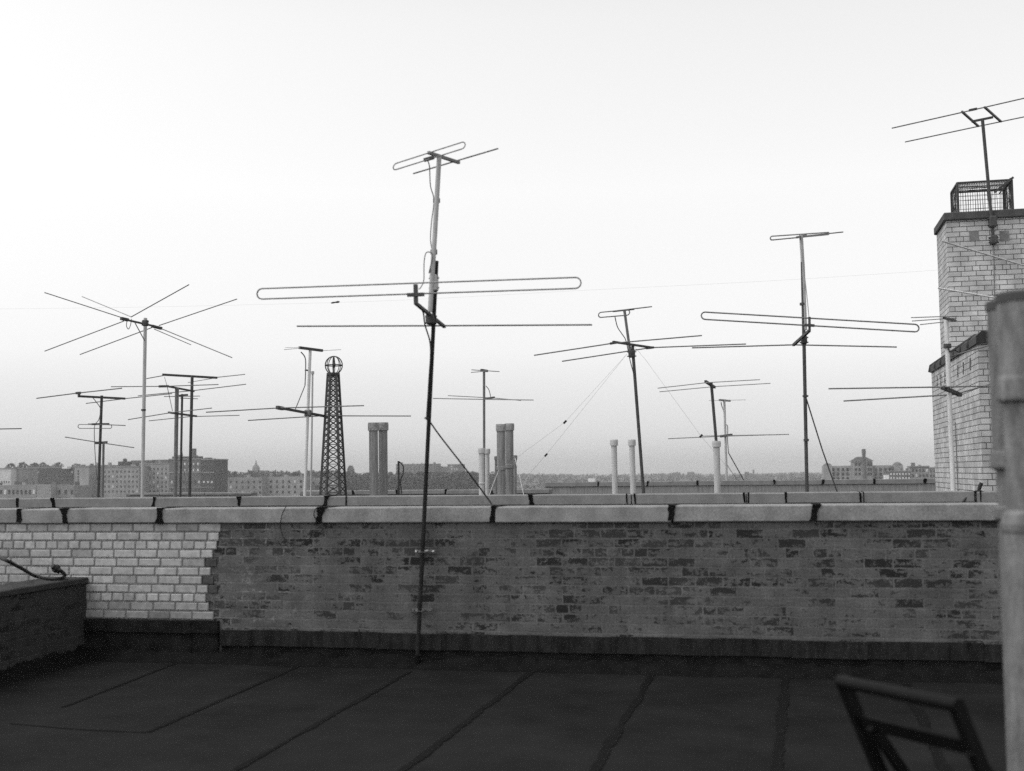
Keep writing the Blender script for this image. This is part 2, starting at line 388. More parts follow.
for i in range(n):
    for k in range(3): fs.append((4*i+k, 4*i+k+1, 4*i+4+k+1, 4*i+4+k))
f.add(vs, fs, True); f.build('tar_fillet', m_tar, w1)

def X2(px): return at(px, 500, D2).x
w2 = parapet('second parapet across the next roof, capped with long pale stones', D2, -13.5, 10.5, 1.283, .125,
             (-60, 54, 155, 240, 326, 347, 531, 632, 747, 786, 861, 975, 1090), m_cbrick2, m_coping2,
             patches=((17, 20, .8), (51, 57, .7), (153, 157, .7), (237, 243, .6), (323, 331, .5), (346.3, 347.6, 1), (528, 534, .7), (626.5, 628, 1), (634.5, 636, 1), (743.5, 745.3, 1), (748, 749.6, 1), (785, 787.5, 1), (859.5, 861, 1), (863, 864.5, 1), (975, 977, 1), (980, 981.5, 1)))
x3 = at(545, 488, D3).x
w3 = parapet('far low parapet beyond the pale vent pipes, with dark joints', D3, x3, 28, 1.29, .125,
             (599, 648, 698, 775, 824, 875, 926, 980), m_flue, m_coping2, patches=((597.5, 600, 1), (647, 649.5, 1), (696.5, 699.5, .8), (773.5, 776.5, 1), (822.5, 825.5, 1), (873.5, 876.5, 1), (924.5, 927.5, 1)))
D3b = 24.0
w4 = parapet('low parapet between the lattice tower and the leaning antenna', D3b, at(300, 492, D3b).x, x3*D3b/D3+.1, at(440, 489.8, D3b).z, .09,
             (353, 397, 446, 492), m_flue, m_coping2, patches=((352, 354.5, 1), (396, 398.5, 1), (445, 447.5, 1), (491, 493.5, 1)))
D3c = 27.0
w5 = parapet('low parapet in front of the dark brick block, thin pale coping', D3c, at(126, 493, D3c).x, at(252, 493, D3c).x, at(190, 492.8, D3c).z, .06,
             (160, 205), m_flue, m_coping2)
# side parapet coming towards the viewer
xp = on(89, 657, 0).x; ztp = at(92, 577, D1).z
w6 = thing('parapet_wall', 'low sooty side parapet running towards the viewer, with a hose on it', 'wall', Vector((xp-.15, 5, 0)), 'roof parapets')
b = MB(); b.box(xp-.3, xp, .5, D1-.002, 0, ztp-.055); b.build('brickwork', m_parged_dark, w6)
b = MB()
for i in range(8):
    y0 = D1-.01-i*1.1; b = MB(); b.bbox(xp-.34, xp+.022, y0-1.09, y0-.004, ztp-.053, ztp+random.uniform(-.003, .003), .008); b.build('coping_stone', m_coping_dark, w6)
f = MB(); n = 420; vs = []; fs = []; q1 = q2 = .08
for i in range(n+1):
    y = .5 + (D1-.55)*i/n; q1 = .8*q1+.2*random.uniform(.0, .13); q2 = .75*q2+.25*random.uniform(.03, .15); r1 = q1; h1 = q2+random.uniform(0, .014)
    vs += [(xp+.004, y, h1), (xp+.04+random.uniform(0, .02), y, h1*.75), (xp+.06+r1*.4, y, .03), (xp+.08+r1, y, .002)]
for i in range(n):
    for k in range(3): fs.append((4*i+k, 4*i+4+k, 4*i+4+k+1, 4*i+k+1))
f.add(vs, fs, True); f.build('tar_fillet', m_tar, w6)

# hose on the side parapet
zs = ztp+.018
hp = [on(-60, 532, zs+.20), on(-30, 545, zs+.12), at(0, 557.5, 8.6), at(19, 567, 8.7), on(35, 576, zs), on(49, 578.5, zs), on(60, 578.5, zs), on(65, 575.5, zs+.01), at(61, 571, 8.95), at(57, 569.5, 8.93)]
hs = thing('hose', 'black hose with a stubby coupling lying over the side parapet', 'hose', on(49, 578.5, zs))
def smooth_path(p, k=6):
    out = []
    for i in range(len(p)-1):
        a, b_, c, d = p[max(i-1, 0)], p[i], p[i+1], p[min(i+2, len(p)-1)]
        for j in range(k):
            t = j/k; out.append(.5*((2*b_) + (c-a)*t + (2*a-5*b_+4*c-d)*t*t + (3*b_-a-3*c+d)*t**3))
    return out+[p[-1]]
MB().tube(smooth_path(hp), .0145, 10).build('tube', m_rubber, hs)
MB().lathe([(0, 0), (0, .022), (.3, .026), (.32, .034), (.7, .034), (.72, .026), (1, .022), (1, 0)], at(60, 571.5, 8.95), at(52.5, 566, 8.9), 14).build('coupling', m_black, hs)

# thin wire looped over the near coping
wv = [at(286, 506.5, D1-.04), at(282, 515, D1-.05), at(280.5, 527, D1-.03), at(284, 538, D1-.03), at(291, 544, D1-.03), at(301, 545, D1-.03), at(309, 540, D1-.03), at(313, 532, D1-.03), at(320, 532, D1-.03), at(323, 527, D1-.03), at(318, 522, D1-.03), at(314, 515, D1-.05), at(316, 508.5, D1-.05), at(322, 507, D1-.03)]
tag(MB().tube(smooth_path(wv), .0042, 6).build('wire', m_black), 'loop of thin black wire hanging over the near coping', 'wire')

# ------------------------------------------------------------------ aerials
AG = 'rooftop television antennas'
class Ant:
    def __init__(s, label, top, low, Y, r, m, zb=-.01, name='tv_antenna', group=AG):
        a, b = at(*top, Y), at(*low, Y); k = (zb-a.z)/(b.z-a.z) if zb is not None else 1; base = a + (b-a)*k
        s.Y = Y; s.root = thing(name, label, 'antenna', base, group); s.a = a
        if r: MB().tube([a, a.lerp(base, .5), base], r, 10).build('mast', m, s.root)
        foot = MB(); 
        if zb is not None and r: (foot.box(base.x-.07, base.x+.07, base.y-.07, base.y+.07, zb, zb+.012) if r > .018 else 0); foot.tube([base, base+(a-base)*.03], r*1.35, 10); foot.build('mast_foot', m_tar, s.root)
    def P(s, p): return at(p[0], p[1], s.Y + (p[2] if len(p) > 2 else 0))
    def rod(s, name, pts, r, m=None, n=6):
        return MB().tube([s.P(p) for p in pts], r, n).build(name, m or m_gray, s.root)
    def curve(s, name, pts, r, m=None): return MB().tube(smooth_path([s.P(p) for p in pts], 5), r, 6).build(name, m or m_black, s.root)
    def bar(s, name, a, b, w, m=None, h=None): return MB().bar(s.P(a), s.P(b), w*.85, h).build(name, m or m_mid, s.root)
    def loop(s, UL, UR, LL, LR, r, m=None): return MB().tube(loop_pts(*[s.P(p) for p in (UL, UR, LL, LR)]), r, 6, True).build('folded_dipole', m or m_gray, s.root)
    def collar(s, p, r, h, m=None):
        c = s.P(p); return MB().tube([c-Vector((0, 0, h/2)), c+Vector((0, 0, h/2))], r, 12).build('collar', m or m_dark, s.root)
    def clamp(s, p, w, h, d, m=None):
        c = s.P(p); b = MB().bbox(c.x-w/2, c.x+w/2, c.y-d/2, c.y+d/2, c.z-h/2, c.z+h/2, min(w, h, d)*.15)
        for dz in (-.3, .3): b.tube([c+Vector((-w*.7, 0, h*dz)), c+Vector((w*.7, 0, h*dz))], min(w, d)*.12, 6)
        return b.build('clamp', m or m_mid, s.root)

# the tall one strapped to the near parapet
A = Ant('tallest antenna, strapped to the near parapet, big folded dipole below a small one', (436.6, 261), (417, 667), D1-.09, .0175, m_pole, 0)
A.rod('upper_mast', [(439.2, 156, -.03), (434.8, 235, -.03), (430.0, 312, -.03)], .0205, m_pale, 12)
A.clamp((434, 283), .062, .135, .07, m_pale)
A.collar((436.6, 200.5), .03, .032); A.collar((433.9, 252), .029, .038)
A.bar('boom', (428.5, 152.6, -.18), (459, 162.6, .3), .028, m_mid)
A.loop((396.5, 163.2, -.3), (462, 142.2, -.12), (396, 169.6, -.3), (462, 148.9, -.12), .0052)
A.rod('reflector', [(413, 173.7, .2), (498.2, 148.5, .42)], .0065, m_mid)
A.bar('insulator', (424, 160.2, -.2), (434, 157.2, -.2), .03, m_dark)
A.curve('lead_wire', [(428, 161, -.2), (429.5, 167, -.15), (430.5, 186, -.05), (434, 200, 0), (431.5, 222, 0), (430.5, 240, -.02), (432.5, 253, -.03), (432, 265, -.04), (429, 273, -.05), (430.5, 266, -.06), (432.5, 255, -.05), (429, 252, -.06), (425.5, 254, -.08), (424, 264, -.12), (423.8, 280, -.2), (421, 287, -.3), (419, 289, -.35)], .0045, m_mid)
A.loop((262, 288.6, -.48), (575.5, 277.4, -.3), (262, 299, -.48), (575.5, 288.4, -.3), .0066)
A.bar('bracket', (415.6, 284.5, -.42), (416, 304, -.42), .034, m_dark)
A.bar('insulator', (407.5, 295, -.43), (424, 294.4, -.43), .032, m_dark)
A.bar('boom', (415.5, 303, -.42), (444.5, 326.8, .42), .028, m_dark)
A.clamp((431, 319.6), .07, .085, .1, m_dark)
A.rod('reflector', [(297, 326.2, .38), (444, 325.7, .4), (592, 324.8, .48)], .0075, m_mid)
A.curve('lead_wire', [(417, 300, -.4), (418, 306, -.36), (423, 312, -.2), (425, 325, -.06), (430.5, 346, -.03), (429, 380, -.026), (426.5, 420, -.026)], .006)
for y in (552, 611):
    xm = 436.6 + (417-436.6)*(y-261)/(667-261)
    b = MB(); c = A.P((xm, y)); b.bar(c+Vector((-.085, .07, 0)), c+Vector((.085, .07, .004)), .006, .02, (0, 0, 1)); b.tube([c+Vector((-.022, .07, 0)), c+Vector((-.022, -.02, 0)), c+Vector((.022, -.02, 0)), c+Vector((.022, .07, 0))], .006, 6)
    b.build('wall_strap', m_mid, A.root)
    for dx in (-.07, .018, .075): p = c+Vector((dx, .064, .004)); MB().tube([p, p+Vector((0, -.022, 0))], .0075 if dx != .018 else .011, 8).build('strap_bolt', m_bright if y < 600 else m_mid, A.root)
A.collar((427.3, 418), .024, .012)
MB().tube(smooth_path([A.P((427.5, 418)), A.P((440, 436, .03)), A.P((468, 472, .1)), at(489.5, 501, D1+.1), at(492.5, 506, D1+.05)]), .007, 6).build('stay_wire', m_black, A.root)

A = Ant('antenna with a long folded dipole standing alone before the hospital block', (802.4, 262), (807, 492), 15.0, .0215, m_dark)
A.rod('upper_mast', [(801, 235), (803, 268), (805.3, 330)], .023, m_pale, 10)
A.collar((802.5, 304), .034, .03, m_dark)
A.loop((772, 236.2, -.2), (828, 232.4, .2), (772, 240, -.2), (828, 234.6, .2), .0085)
A.rod('reflector', [(800, 236.6, .1), (843, 232, .5)], .0085, m_mid)
A.bar('boom', (797, 237.4, -.15), (806, 235.4, .25), .03, m_mid)
A.curve('lead_wire', [(800, 239), (803, 262, -.04), (807, 297, -.1), (809, 318, -.25)], .005, m_gray)
A.loop((705, 312.1, -.5), (915, 324.3, -.35), (705, 319.4, -.5), (915, 331.8, -.35), .0095, m_mid)
A.bar('bracket', (809.4, 317, -.43), (809.6, 331, -.43), .035, m_dark)
A.bar('insulator', (804.5, 325, -.44), (814.5, 325.6, -.44), .035, m_dark)
A.bar('boom', (809.5, 330.5, -.43), (793.5, 345, .42), .036, m_dark)
A.clamp((804, 340), .075, .1, .1, m_dark)
A.rod('reflector', [(692, 347.8, .45), (794, 344.8, .42), (896.8, 347, .45)], .0095, m_mid)
A.collar((805.4, 396), .035, .02); A.collar((806.2, 440), .032, .03)
A.rod('stay_wire', [(805.5, 396), (822, 449, -.1), (838.5, 496, -.38)], .008, m_black)

A = Ant('leaning antenna with two long crossing elements, stayed by thin wires', (632.5, 346), (643.5, 492), 16.4, .022, m_dark)
A.rod('upper_mast', [(624.3, 309.5), (630.8, 357)], .019, m_mid, 10)
A.clamp((631.8, 354), .09, .1, .07, m_dark)
A.loop((601, 312.3, -.2), (627, 309.8, -.1), (601, 317.4, -.2), (627, 315.2, -.1), .0085, m_mid)
A.rod('reflector', [(613, 311.2, .2), (652, 306.6, .35)], .009, m_mid)
A.bar('boom', (613, 311.4, -.1), (634, 309.2, .1), .025, m_dark)
A.curve('lead_wire', [(615, 317, -.15), (617.5, 327, -.08), (622, 334, -.03), (626, 341, 0), (630, 360, 0), (634, 375, -.02)], .007)
A.bar('boom', (613, 341.8, -.35), (652, 347.6, .3), .034, m_dark)
A.rod('element', [(534, 355.3, -.5), (613, 343.2, -.35), (702, 335.5, -.2)], .0095, m_mid)
A.rod('element', [(562, 361.3, .2), (651, 347.6, .3), (746, 344, .45)], .0095, m_mid)
A.bar('insulator', (610, 343.6, -.36), (618, 342.4, -.36), .034, m_dark); A.bar('insulator', (646, 348.3, .29), (654, 347.4, .29), .034, m_dark)
A.rod('stay_wire', [(627, 354), (565, 422, -.3), (519, 456, -.6), (470, 494, -.9)], .0014, m_gray, 5)
A.rod('stay_wire', [(627, 354), (546, 455, 1), (510, 496, 1.6)], .0014, m_gray, 5)
A.rod('stay_wire', [(633, 345), (645, 359, .2), (701, 436, .6), (752, 496, 1.0)], .0014, m_gray, 5)
for p in ((565, 422, -.3), (546, 455, 1), (701, 436, .6)): c = A.P(p); MB().tube([c+Vector((-.02, 0, -.02)), c+Vector((.02, 0, .02))], .014, 8).build('stay_insulator', m_black, A.root)

A = Ant('tall pale antenna with a splayed cross of eight thin rods', (145.4, 318), (142.4, 494), 16.0, .0255, m_pale)
A.bar('boom', (121, 318.6, -.5), (161.5, 327.8, .5), .03, m_dark)
for i, (p, q) in enumerate((((123, 318, -.45), (44.5, 292.5, -.9)), ((131.5, 317, -.2), (82, 296.5, .4)), ((124, 321, -.45), (44.5, 351.2, -.9)), ((152, 327.5, .3), (80, 354.5, .8)), ((131, 317, -.25), (189, 284.6, -.7)), ((159, 325.5, .45), (237, 299, .2)), ((161, 328.5, .48), (232, 357.6, 0)), ((154, 329, .35), (191, 344.8, .9)))):
    A.rod('element', [p, q], .0075 if i not in (1, 7) else .006, m_mid if i not in (1, 7) else m_gray)
A.bar('insulator', (121, 318.4, -.52), (128, 320, -.4), .05, m_dark); A.bar('insulator', (152, 326, .3), (161.5, 328.5, .5), .045, m_dark)
A.clamp((145.3, 323), .08, .09, .07, m_dark)
A.curve('lead_wire', [(127, 321, -.4), (126.5, 326, -.4), (128.5, 329, -.35), (130.5, 325, -.3), (131.5, 319, -.25)], .006, m_mid)
A.rod('strut', [(134, 321, -.2), (144.8, 341, -.02)], .007, m_mid)
A.collar((143.5, 410), .035, .025)

A = Ant('dark antenna with three stacked booms above the pale far houses', (101.8, 395.5), (98.3, 494), 16.8, .021, m_dark)
A.bar('boom', (78, 396.2, -.3), (125, 398.6, .3), .038, m_dark)
A.bar('insulator', (76, 393.2, -.3), (80.5, 392.8, -.3), .04, m_dark); A.bar('bracket', (79, 393, -.3), (79, 397, -.3), .035, m_dark)
A.rod('element', [(36.5, 398.3, -.4), (78, 393, -.3), (122, 388.2, -.2)], .0095, m_mid)
A.rod('element', [(86, 403.4, .2), (125, 398.6, .3), (172, 393.6, .4)], .008, m_mid)
A.loop((80, 424.4, -.1), (110, 424.8, 0), (80, 428.4, -.1), (110, 428.4, 0), .006, m_mid)
A.rod('reflector', [(88, 423.8, .15), (125.5, 425.5, .25)], .008, m_mid)
A.bar('boom', (92, 424.2, -.1), (109, 424, .15), .034, m_dark)
A.curve('lead_wire', [(93, 398, -.1), (97, 403, -.05), (100.5, 409, 0), (99, 419, 0), (95.5, 424, -.05), (94.3, 430, -.1), (95, 452, -.06), (97, 480, 0)], .006, m_mid)
A = Ant('short dark antenna with a single drooping rod beside the three boom one', (103.6, 441.5), (102.6, 494), 18.5, .02, m_mid)
A.bar('boom', (95.5, 443, -.2), (106.5, 442.4, .2), .05, m_dark)
A.rod('element', [(65, 437, 0), (96, 442, 0), (134, 447.6, 0)], .0095, m_mid)
A = Ant('thick grey mast carrying two kinked booms, nearest of the cluster of three', (177, 388), (175.2, 494), 16.6, .03, m_mid)
A.bar('boom', (159.5, 386.4, -.4), (168, 386.2, -.2), .04, m_dark); A.bar('boom', (167.5, 386.3, -.2), (194, 391.3, .4), .03, m_dark)
A.rod('element', [(111, 386.7, -.5), (164, 386.3, -.3), (218.5, 384.5, -.1)], .0075, m_mid)
A.rod('element', [(138, 395.8, .3), (193, 390.6, .4), (246, 384.2, .5)], .0075, m_mid)
A.bar('boom', (168.5, 412.4, -.3), (196.5, 416.2, .3), .032, m_dark)
A.rod('element', [(128, 419.6, -.4), (170, 412.8, -.3), (212, 408, -.2)], .0075, m_mid)
A.rod('element', [(149, 420.8, .3), (190, 416.6, .3), (239.5, 415.3, .5)], .007, m_mid)
A.curve('lead_wire', [(164.5, 377, .5), (167, 386, -.2), (169.5, 397, -.1), (172.5, 411, -.2)], .005, m_mid)
A = Ant('slim dark antenna with a tiny head, middle mast of the cluster of three', (182.2, 394), (180.4, 494), 18.6, .019, m_dark)
A.bar('boom', (180, 395.8, -.1), (187, 395, .2), .045, m_dark)
A.rod('element', [(164, 396.5, -.1), (181, 396.3, 0), (200, 396, .1)], .008, m_gray); A.rod('element', [(180, 398, .1), (198, 398.8, .2)], .008, m_gray)
A.rod('stay_wire', [(181.5, 445), (184, 470), (187, 492)], .006, m_mid)
A = Ant('dark antenna with a heavy level crossbar, far mast of the cluster of three', (192.2, 375.5), (189.6, 494), 17.6, .024, m_dark)
A.bar('boom', (162.3, 374.6, -.2), (217.3, 377.8, .3), .04, m_dark)
A.rod('element', [(146.5, 378.6, -.2), (164, 375.4, -.2), (186, 371.5, -.2)][:2], .008, m_mid); A.rod('element', [(216, 377.4, .3), (245, 374.3, .35)], .008, m_gray)
A.rod('element', [(188, 382.5, .3), (217, 377.6, .3)], .006, m_gray)

A = Ant('white mast antenna with a small head and thick slanting boom beside the lattice tower', (310.2, 350), (304.8, 494), 17.0, .0235, m_white)
A.bar('boom', (299.3, 347.6, -.2), (322.3, 350.6, .2), .045, m_dark)
A.rod('element', [(284, 349.6, -.3), (300, 348.2, -.2)], .005, m_pale); A.rod('element', [(322, 350.6, .2), (341, 349.6, .2)], .005, m_pale); A.rod('element', [(285, 347.6, -.2), (300, 347.4, -.2)], .004, m_pale)
A.curve('lead_wire', [(301, 352, -.15), (305.2, 358, -.05), (305.6, 370, -.04), (305, 385.5, -.05)], .009, m_mid)
A.rod('lead_wire', [(305, 385.5, -.05), (295.5, 409, -.3)], .007, m_dark)
A.bar('standoff', (305, 370, -.04), (309, 370.5, 0), .025, m_dark)
A.bar('boom', (277.5, 407.4, -.6), (327, 416.6, .4), .042, m_dark)
A.clamp((308, 413), .09, .1, .08, m_mid)
A.rod('element', [(206, 412.2, -.8), (278, 408, -.6), (364, 405.6, -.4)], .0095, m_mid)
A.rod('element', [(248, 420.4, .2), (322, 415.8, .35), (411, 416, .6)], .0095, m_mid)
A.bar('insulator', (277, 407.4, -.63), (283, 408.6, -.5), .06, m_dark)
b = MB(); p0, p1 = at(312.6, 373, 19.5), at(311, 493, 19.5); p1 = p0+(p1-p0)*((-.01-p0.z)/(p1.z-p0.z)); b.tube([p0, p1], .017, 8); b.tube([p0-Vector((0, 0, .02)), p0+Vector((0, 0, .03))], .03, 8)
tag(b.build('pole', m_pale), 'thin bare pale pole just beside the white mast', 'pole')

A = Ant('slender antenna with two pairs of thin rods, rising behind the pale twin vents', (484, 370), (484.2, 494), 17.8, .02, m_mid)
A.bar('boom', (481.5, 370, -.2), (487, 371, .2), .04, m_dark)
A.rod('element', [(471, 372.4, -.2), (487, 371, -.2)], .007, m_gray); A.rod('element', [(471.5, 369.8, .2), (499.5, 371.6, .2)], .007, m_mid)
A.rod('element', [(433, 398.4, -.3), (484, 399.3, -.3), (533.5, 400, -.3)], .008, m_gray); A.rod('element', [(448, 395.6, .3), (494, 398, .3), (521, 400.4, .3)], .007, m_gray)
A.bar('boom', (484, 399, -.3), (494, 397.4, .35), .034, m_dark)
A.curve('lead_wire', [(486, 386, 0), (489, 390, .1), (490.6, 396.5, .25)], .006, m_mid)

A = Ant('tilted antenna whose dark mast is stuck in a pale vent pipe', (711.2, 382.5), (716.2, 441), 17.2, .021, m_dark, None)
A.bar('boom', (705.5, 381.4, -.3), (714.6, 387.3, .35), .04, m_dark)
A.rod('element', [(657.6, 388.2, -.4), (707, 382.6, -.3), (760, 379.6, -.2)], .0065, m_gray); A.rod('element', [(659.5, 391.8, .3), (714, 386.6, .35), (770.5, 383.3, .4)], .0065, m_gray)
MB().tube([A.P((716.2, 441)), A.P((716.5, 447))], .04, 10).build('mast_socket', m_vent, A.root)

A = Ant('pale distant antenna beyond the far low parapet, with a small crossbar', (724.3, 400), (726.7, 482), 33.5, .032, m_pale)
A.bar('boom', (719.5, 400, -.2), (730, 400.8, .3), .06, m_mid); A.rod('element', [(709, 400.6, 0), (746, 399.8, 0)], .008, m_pale)
A.bar('boom', (721, 436.3, -.3), (731.5, 434.8, .4), .075, m_dark)
A.rod('element', [(668, 438.7, -.3), (722, 436.2, -.3), (789, 434.3, -.3)], .013, m_mid)
A.rod('element', [(700, 436, .3), (770, 434.6, .3)], .01, m_gray)
A.curve('lead_wire', [(721, 402), (721.8, 406), (723.8, 412), (724.6, 424), (727.5, 426), (727.6, 440), (728.6, 453)], .012, m_mid)
A.rod('stay_wire', [(728.6, 453), (744, 480.5)], .016, m_dark); A.rod('stay_wire', [(726, 463), (737, 480)], .008, m_mid)

# antenna out of the frame whose rod reaches in
A = Ant('antenna beyond the edge of the photo, showing only one dark rod tip', (-38, 424), (-38, 492), 17.2, .022, m_dark)
A.rod('element', [(-98, 430.6), (-38, 429.6), (21.5, 428.6)], .0095, m_dark); A.bar('boom', (-38, 429.6, -.05), (-38, 427, .8), .03, m_dark)

# ------------------------------------------------------------------ chimney block
YB = 15.35
pn = at(981.5, 440, YB); xB = pn.x
def solve_Y(px, x, py):                                          # where the plane X = x is seen at column px
    d = ray(px, py); return (EYE + d*((x-EYE.x)/d.x)).y
yBf = solve_Y(933.5, xB, 430); zB = at(979, 342, YB).z
ch = thing('brick_chimney', 'white brick chimney rising from a lower block with a tiled edge', 'chimney', Vector((xB+.9, YB+2, 0)))
b = MB(); b.box(xB, xB+3.2, YB, yBf, -.02, zB); b.build('lower_block', m_cbrick, ch)
# tile coping along the left and front edges, round-backed tiles
q = MB(); n = 7
for i in range(n):
    y0 = YB-.05 + (yBf-YB+.05)*i/n; y1 = YB-.05 + (yBf-YB+.05)*(i+1)/n
    cs = [(xB-.025, -.02), (xB-.022, .07), (xB+.04, .11+.03*random.random()), (xB+.2, .12), (xB+.26, .05), (xB+.26, -.0)]
    vs = [(x, y, zB+z) for y in (y0, y1-.004) for x, z in cs]; k = len(cs)
    q.add(vs, [(j, j+1, k+j+1, k+j) for j in range(k-1)] + [tuple(range(k))[::-1], tuple(range(k, 2*k)), (0, k, 2*k-1, k-1)])
    q.tube([(xB-.03, y1-.01, zB-.01), (xB-.01, y1-.01, zB+.09), (xB+.06, y1-.01, zB+.14), (xB+.25, y1-.01, zB+.13)], .022, 8)
for i in range(7):
    x0 = xB+.28+.42*i; q.bbox(x0, x0+.41, YB-.06, YB+.2, zB-.015, zB+.11, .02); q.tube([(x0+.41, YB-.06, zB), (x0+.41, YB-.05, zB+.12), (x0+.41, YB+.2, zB+.12)], .028, 8)
q.build('tile_coping', m_claytile, ch)
# slot openings in the side of the block
for px, py in ((937.3, 378.5), (941, 377), (945, 374.5), (958, 368), (963.5, 365), (970.5, 361)):
    for dz in (0, 6.2):
        y_ = solve_Y(px, xB, py); c = EYE + ray(px, py+dz)*((xB-EYE.x)/ray(px, py+dz).x)
        MB().box(xB-.004, xB+.05, c.y-.04, c.y+.05, c.z-.036, c.z+.036).build('side_slot', m_dark, ch)
q = MB(); q.tube([(xB-.02, YB+1.95, 0), (xB-.02, YB+1.95, zB-.9)], .007, 6); q.tube([(xB-.02, YB+2.35, 0), (xB-.02, YB+2.35, zB-.9)], .007, 6); q.build('conduit', m_mid, ch)
# the stack
YS = solve_Y(949, xB+.13, 300); xS = xB+.13
zS = at(948, 221, YS).z; ySf = solve_Y(939, xS, 300)
b = MB(); b.box(xS, xS+2.6, YS, ySf, zB-.3, zS); b.build('stack', m_cbrick, ch)
zc1 = at(945.5, 212.5, YS-.05).z
b = MB(); b.bbox(xS-.035, xS+2.65, YS-.05, ySf+.04, zS+.002, zc1, .012); b.build('stack_cap', m_cap, ch)
m_vb = mat('grey_vent_brick', .19, .9, .3, 12)
for px in (974.0, 1004.3):
    c = at(px, 236, YS); MB().box(c.x-.065, c.x+.065, YS-.004, YS+.05, c.z-.075, c.z+.075).build('vent_block', m_vb, ch)
# spark cage of wire mesh
cx0, cx1 = at(958, 200, YS+.12).x, at(1012.5, 200, YS+.12).x; cy0 = YS+.12; cy1 = solve_Y(951.5, cx0, 200); cz0, cz1 = zc1, at(958, 183, YS+.12).z
cg = MB()
for x in (cx0, cx1):
    for y in (cy0, cy1): cg.bar((x, y, cz0), (x, y, cz1), .03)
for z in (cz0+.015, cz1):
    for y in (cy0, cy1): cg.bar((cx0, y, z), (cx1, y, z), .026)
    for x in (cx0, cx1): cg.bar((x, cy0, z), (x, cy1, z), .026)
fr = cg.build('spark_cage', m_mesh, ch)
q = MB(); r_ = .003
def grid(o, u, v, nu, nv, bend=0):
    for i in range(nu+1):
        p = o+u*(i/nu) ; q.tube([p, p+v*.5+Vector((random.uniform(-1, 1), random.uniform(-1, 1), 0))*bend, p+v], r_, 4)
    for j in range(nv+1):
        p = o+v*(j/nv); q.tube([p, p+u*.5+Vector((0, 0, random.uniform(-1, 1)))*bend, p+u], r_, 4)
ux, uy, uz = Vector((cx1-cx0, 0, 0)), Vector((0, cy1-cy0, 0)), Vector((0, 0, cz1-cz0))
grid(Vector((cx0, cy0, cz0)), ux, uz, 22, 7, .01); grid(Vector((cx0, cy1, cz0)), ux, uz, 22, 7, .01)
grid(Vector((cx0, cy0, cz0)), uy, uz, 22, 9, .01); grid(Vector((cx1, cy0, cz0)), uy, uz, 22, 9, .01); grid(Vector((cx0, cy0, cz1)), ux, uy, 24, 18, .01)
q.build('cage_mesh', m_mesh, fr)
q = MB(); q.bar((cx1-.25, cy0-.02, cz1-.18), (cx1+.02, cy0-.03, cz1+.03), .03); q.bar((cx1-.18, cy0-.02, cz1-.2), (cx1-.02, cy0-.03, cz1+.02), .02); q.build('bent_strip', m_dark, fr)

A = Ant('antenna with a square H frame head clamped to the white chimney stack', (982.4, 119), (993.6, 242), YS-.09, .024, m_dark, None)
A.clamp((992.6, 222), .1, .16, .14, m_dark); A.clamp((993.6, 240), .1, .12, .14, m_dark)
A.bar('frame_bar', (962, 111.6, -.5), (978.3, 126.2, .55), .032, m_dark); A.bar('frame_bar', (984.7, 107.2, -.5), (1000.9, 121.6, .55), .032, m_dark)
A.bar('frame_bar', (971.5, 121.6, 0), (993, 117.2, 0), .035, m_dark)
A.rod('element', [(891.8, 128.2, -.6), (985, 107.2, -.5), (1075, 86.5, -.4)], .0095, m_mid); A.rod('element', [(905, 142, .5), (978, 126.4, .55), (1062, 109, .6)], .0095, m_mid)
A.bar('insulator', (969, 110.4, -.52), (977, 108.7, -.52), .035, m_dark)
A.rod('lead_wire', [(993.6, 240, .07), (994.6, 300, .07)], .008, m_mid)

A = Ant('slim white mast antenna standing in front of the brick block', (946.2, 318.5), (953.2, 494), 14.95, .027, m_white)
A.bar('boom', (944, 318, -.3), (955, 320.4, .3), .03, m_dark)
A.rod('element', [(911, 317.6, -.3), (958, 316, -.3)], .0065, m_gray); A.rod('element', [(912, 321, .1), (957, 317.8, .1)], .0065, m_gray); A.rod('element', [(920, 324.6, .3), (957, 320.6, .3)], .0065, m_gray)
A.bar('boom', (942.5, 387.4, -.2), (960.5, 395, .25), .05, m_dark)
A.rod('element', [(828.5, 388.7, -.3), (943, 387, -.2), (1010, 385.5, -.1)], .0095, m_mid)
A.rod('element', [(843.5, 401, .2), (955, 394.5, .2), (1004, 380, .2)], .0095, m_mid)
A.rod('strut', [(948, 357, 0), (1004, 341, .15)], .011, m_mid); A.collar((947.4, 346), .045, .05)
A.curve('lead_wire', [(947.5, 346, -.05), (950, 352, -.06), (954, 350, -.02), (958, 352, .1)], .008)

A = Ant('antenna past the edge of the photo, two pale rods crossing the chimney', (1049, 240), (1056, 500), 14.9, .028, m_mid)
A.rod('element', [(942, 241, -.2), (1049, 273, 0), (1150, 303, .2)], .0105, m_pale); A.rod('element', [(938, 288, 0), (1050, 307, .2), (1150, 324, .4)], .0105, m_white)
A.bar('boom', (1049, 273, -.1), (1050.5, 307, .3), .035, m_mid)

# wire across the sky with an insulator on it
A = thing('overhead_wire', 'very thin wire across the sky with a dark insulator on it', 'wire', at(335, 302.5, 19))
pts = [at(x, y, 19) for x, y in ((-150, 311), (0, 309), (128, 307.3), (256, 304.6), (395, 300.4), (590, 290), (759, 281.5), (889, 273.3), (1150, 256))]
MB().tube(smooth_path(pts, 4), .0008, 5).build('strand', m_mid, A)
MB().lathe([(0, 0), (0, .008), (.2, .016), (.5, .012), (.8, .02), (1, .01), (1, 0)], at(331, 303, 19), at(339.5, 301.7, 19), 10).build('insulator', m_dark, A)

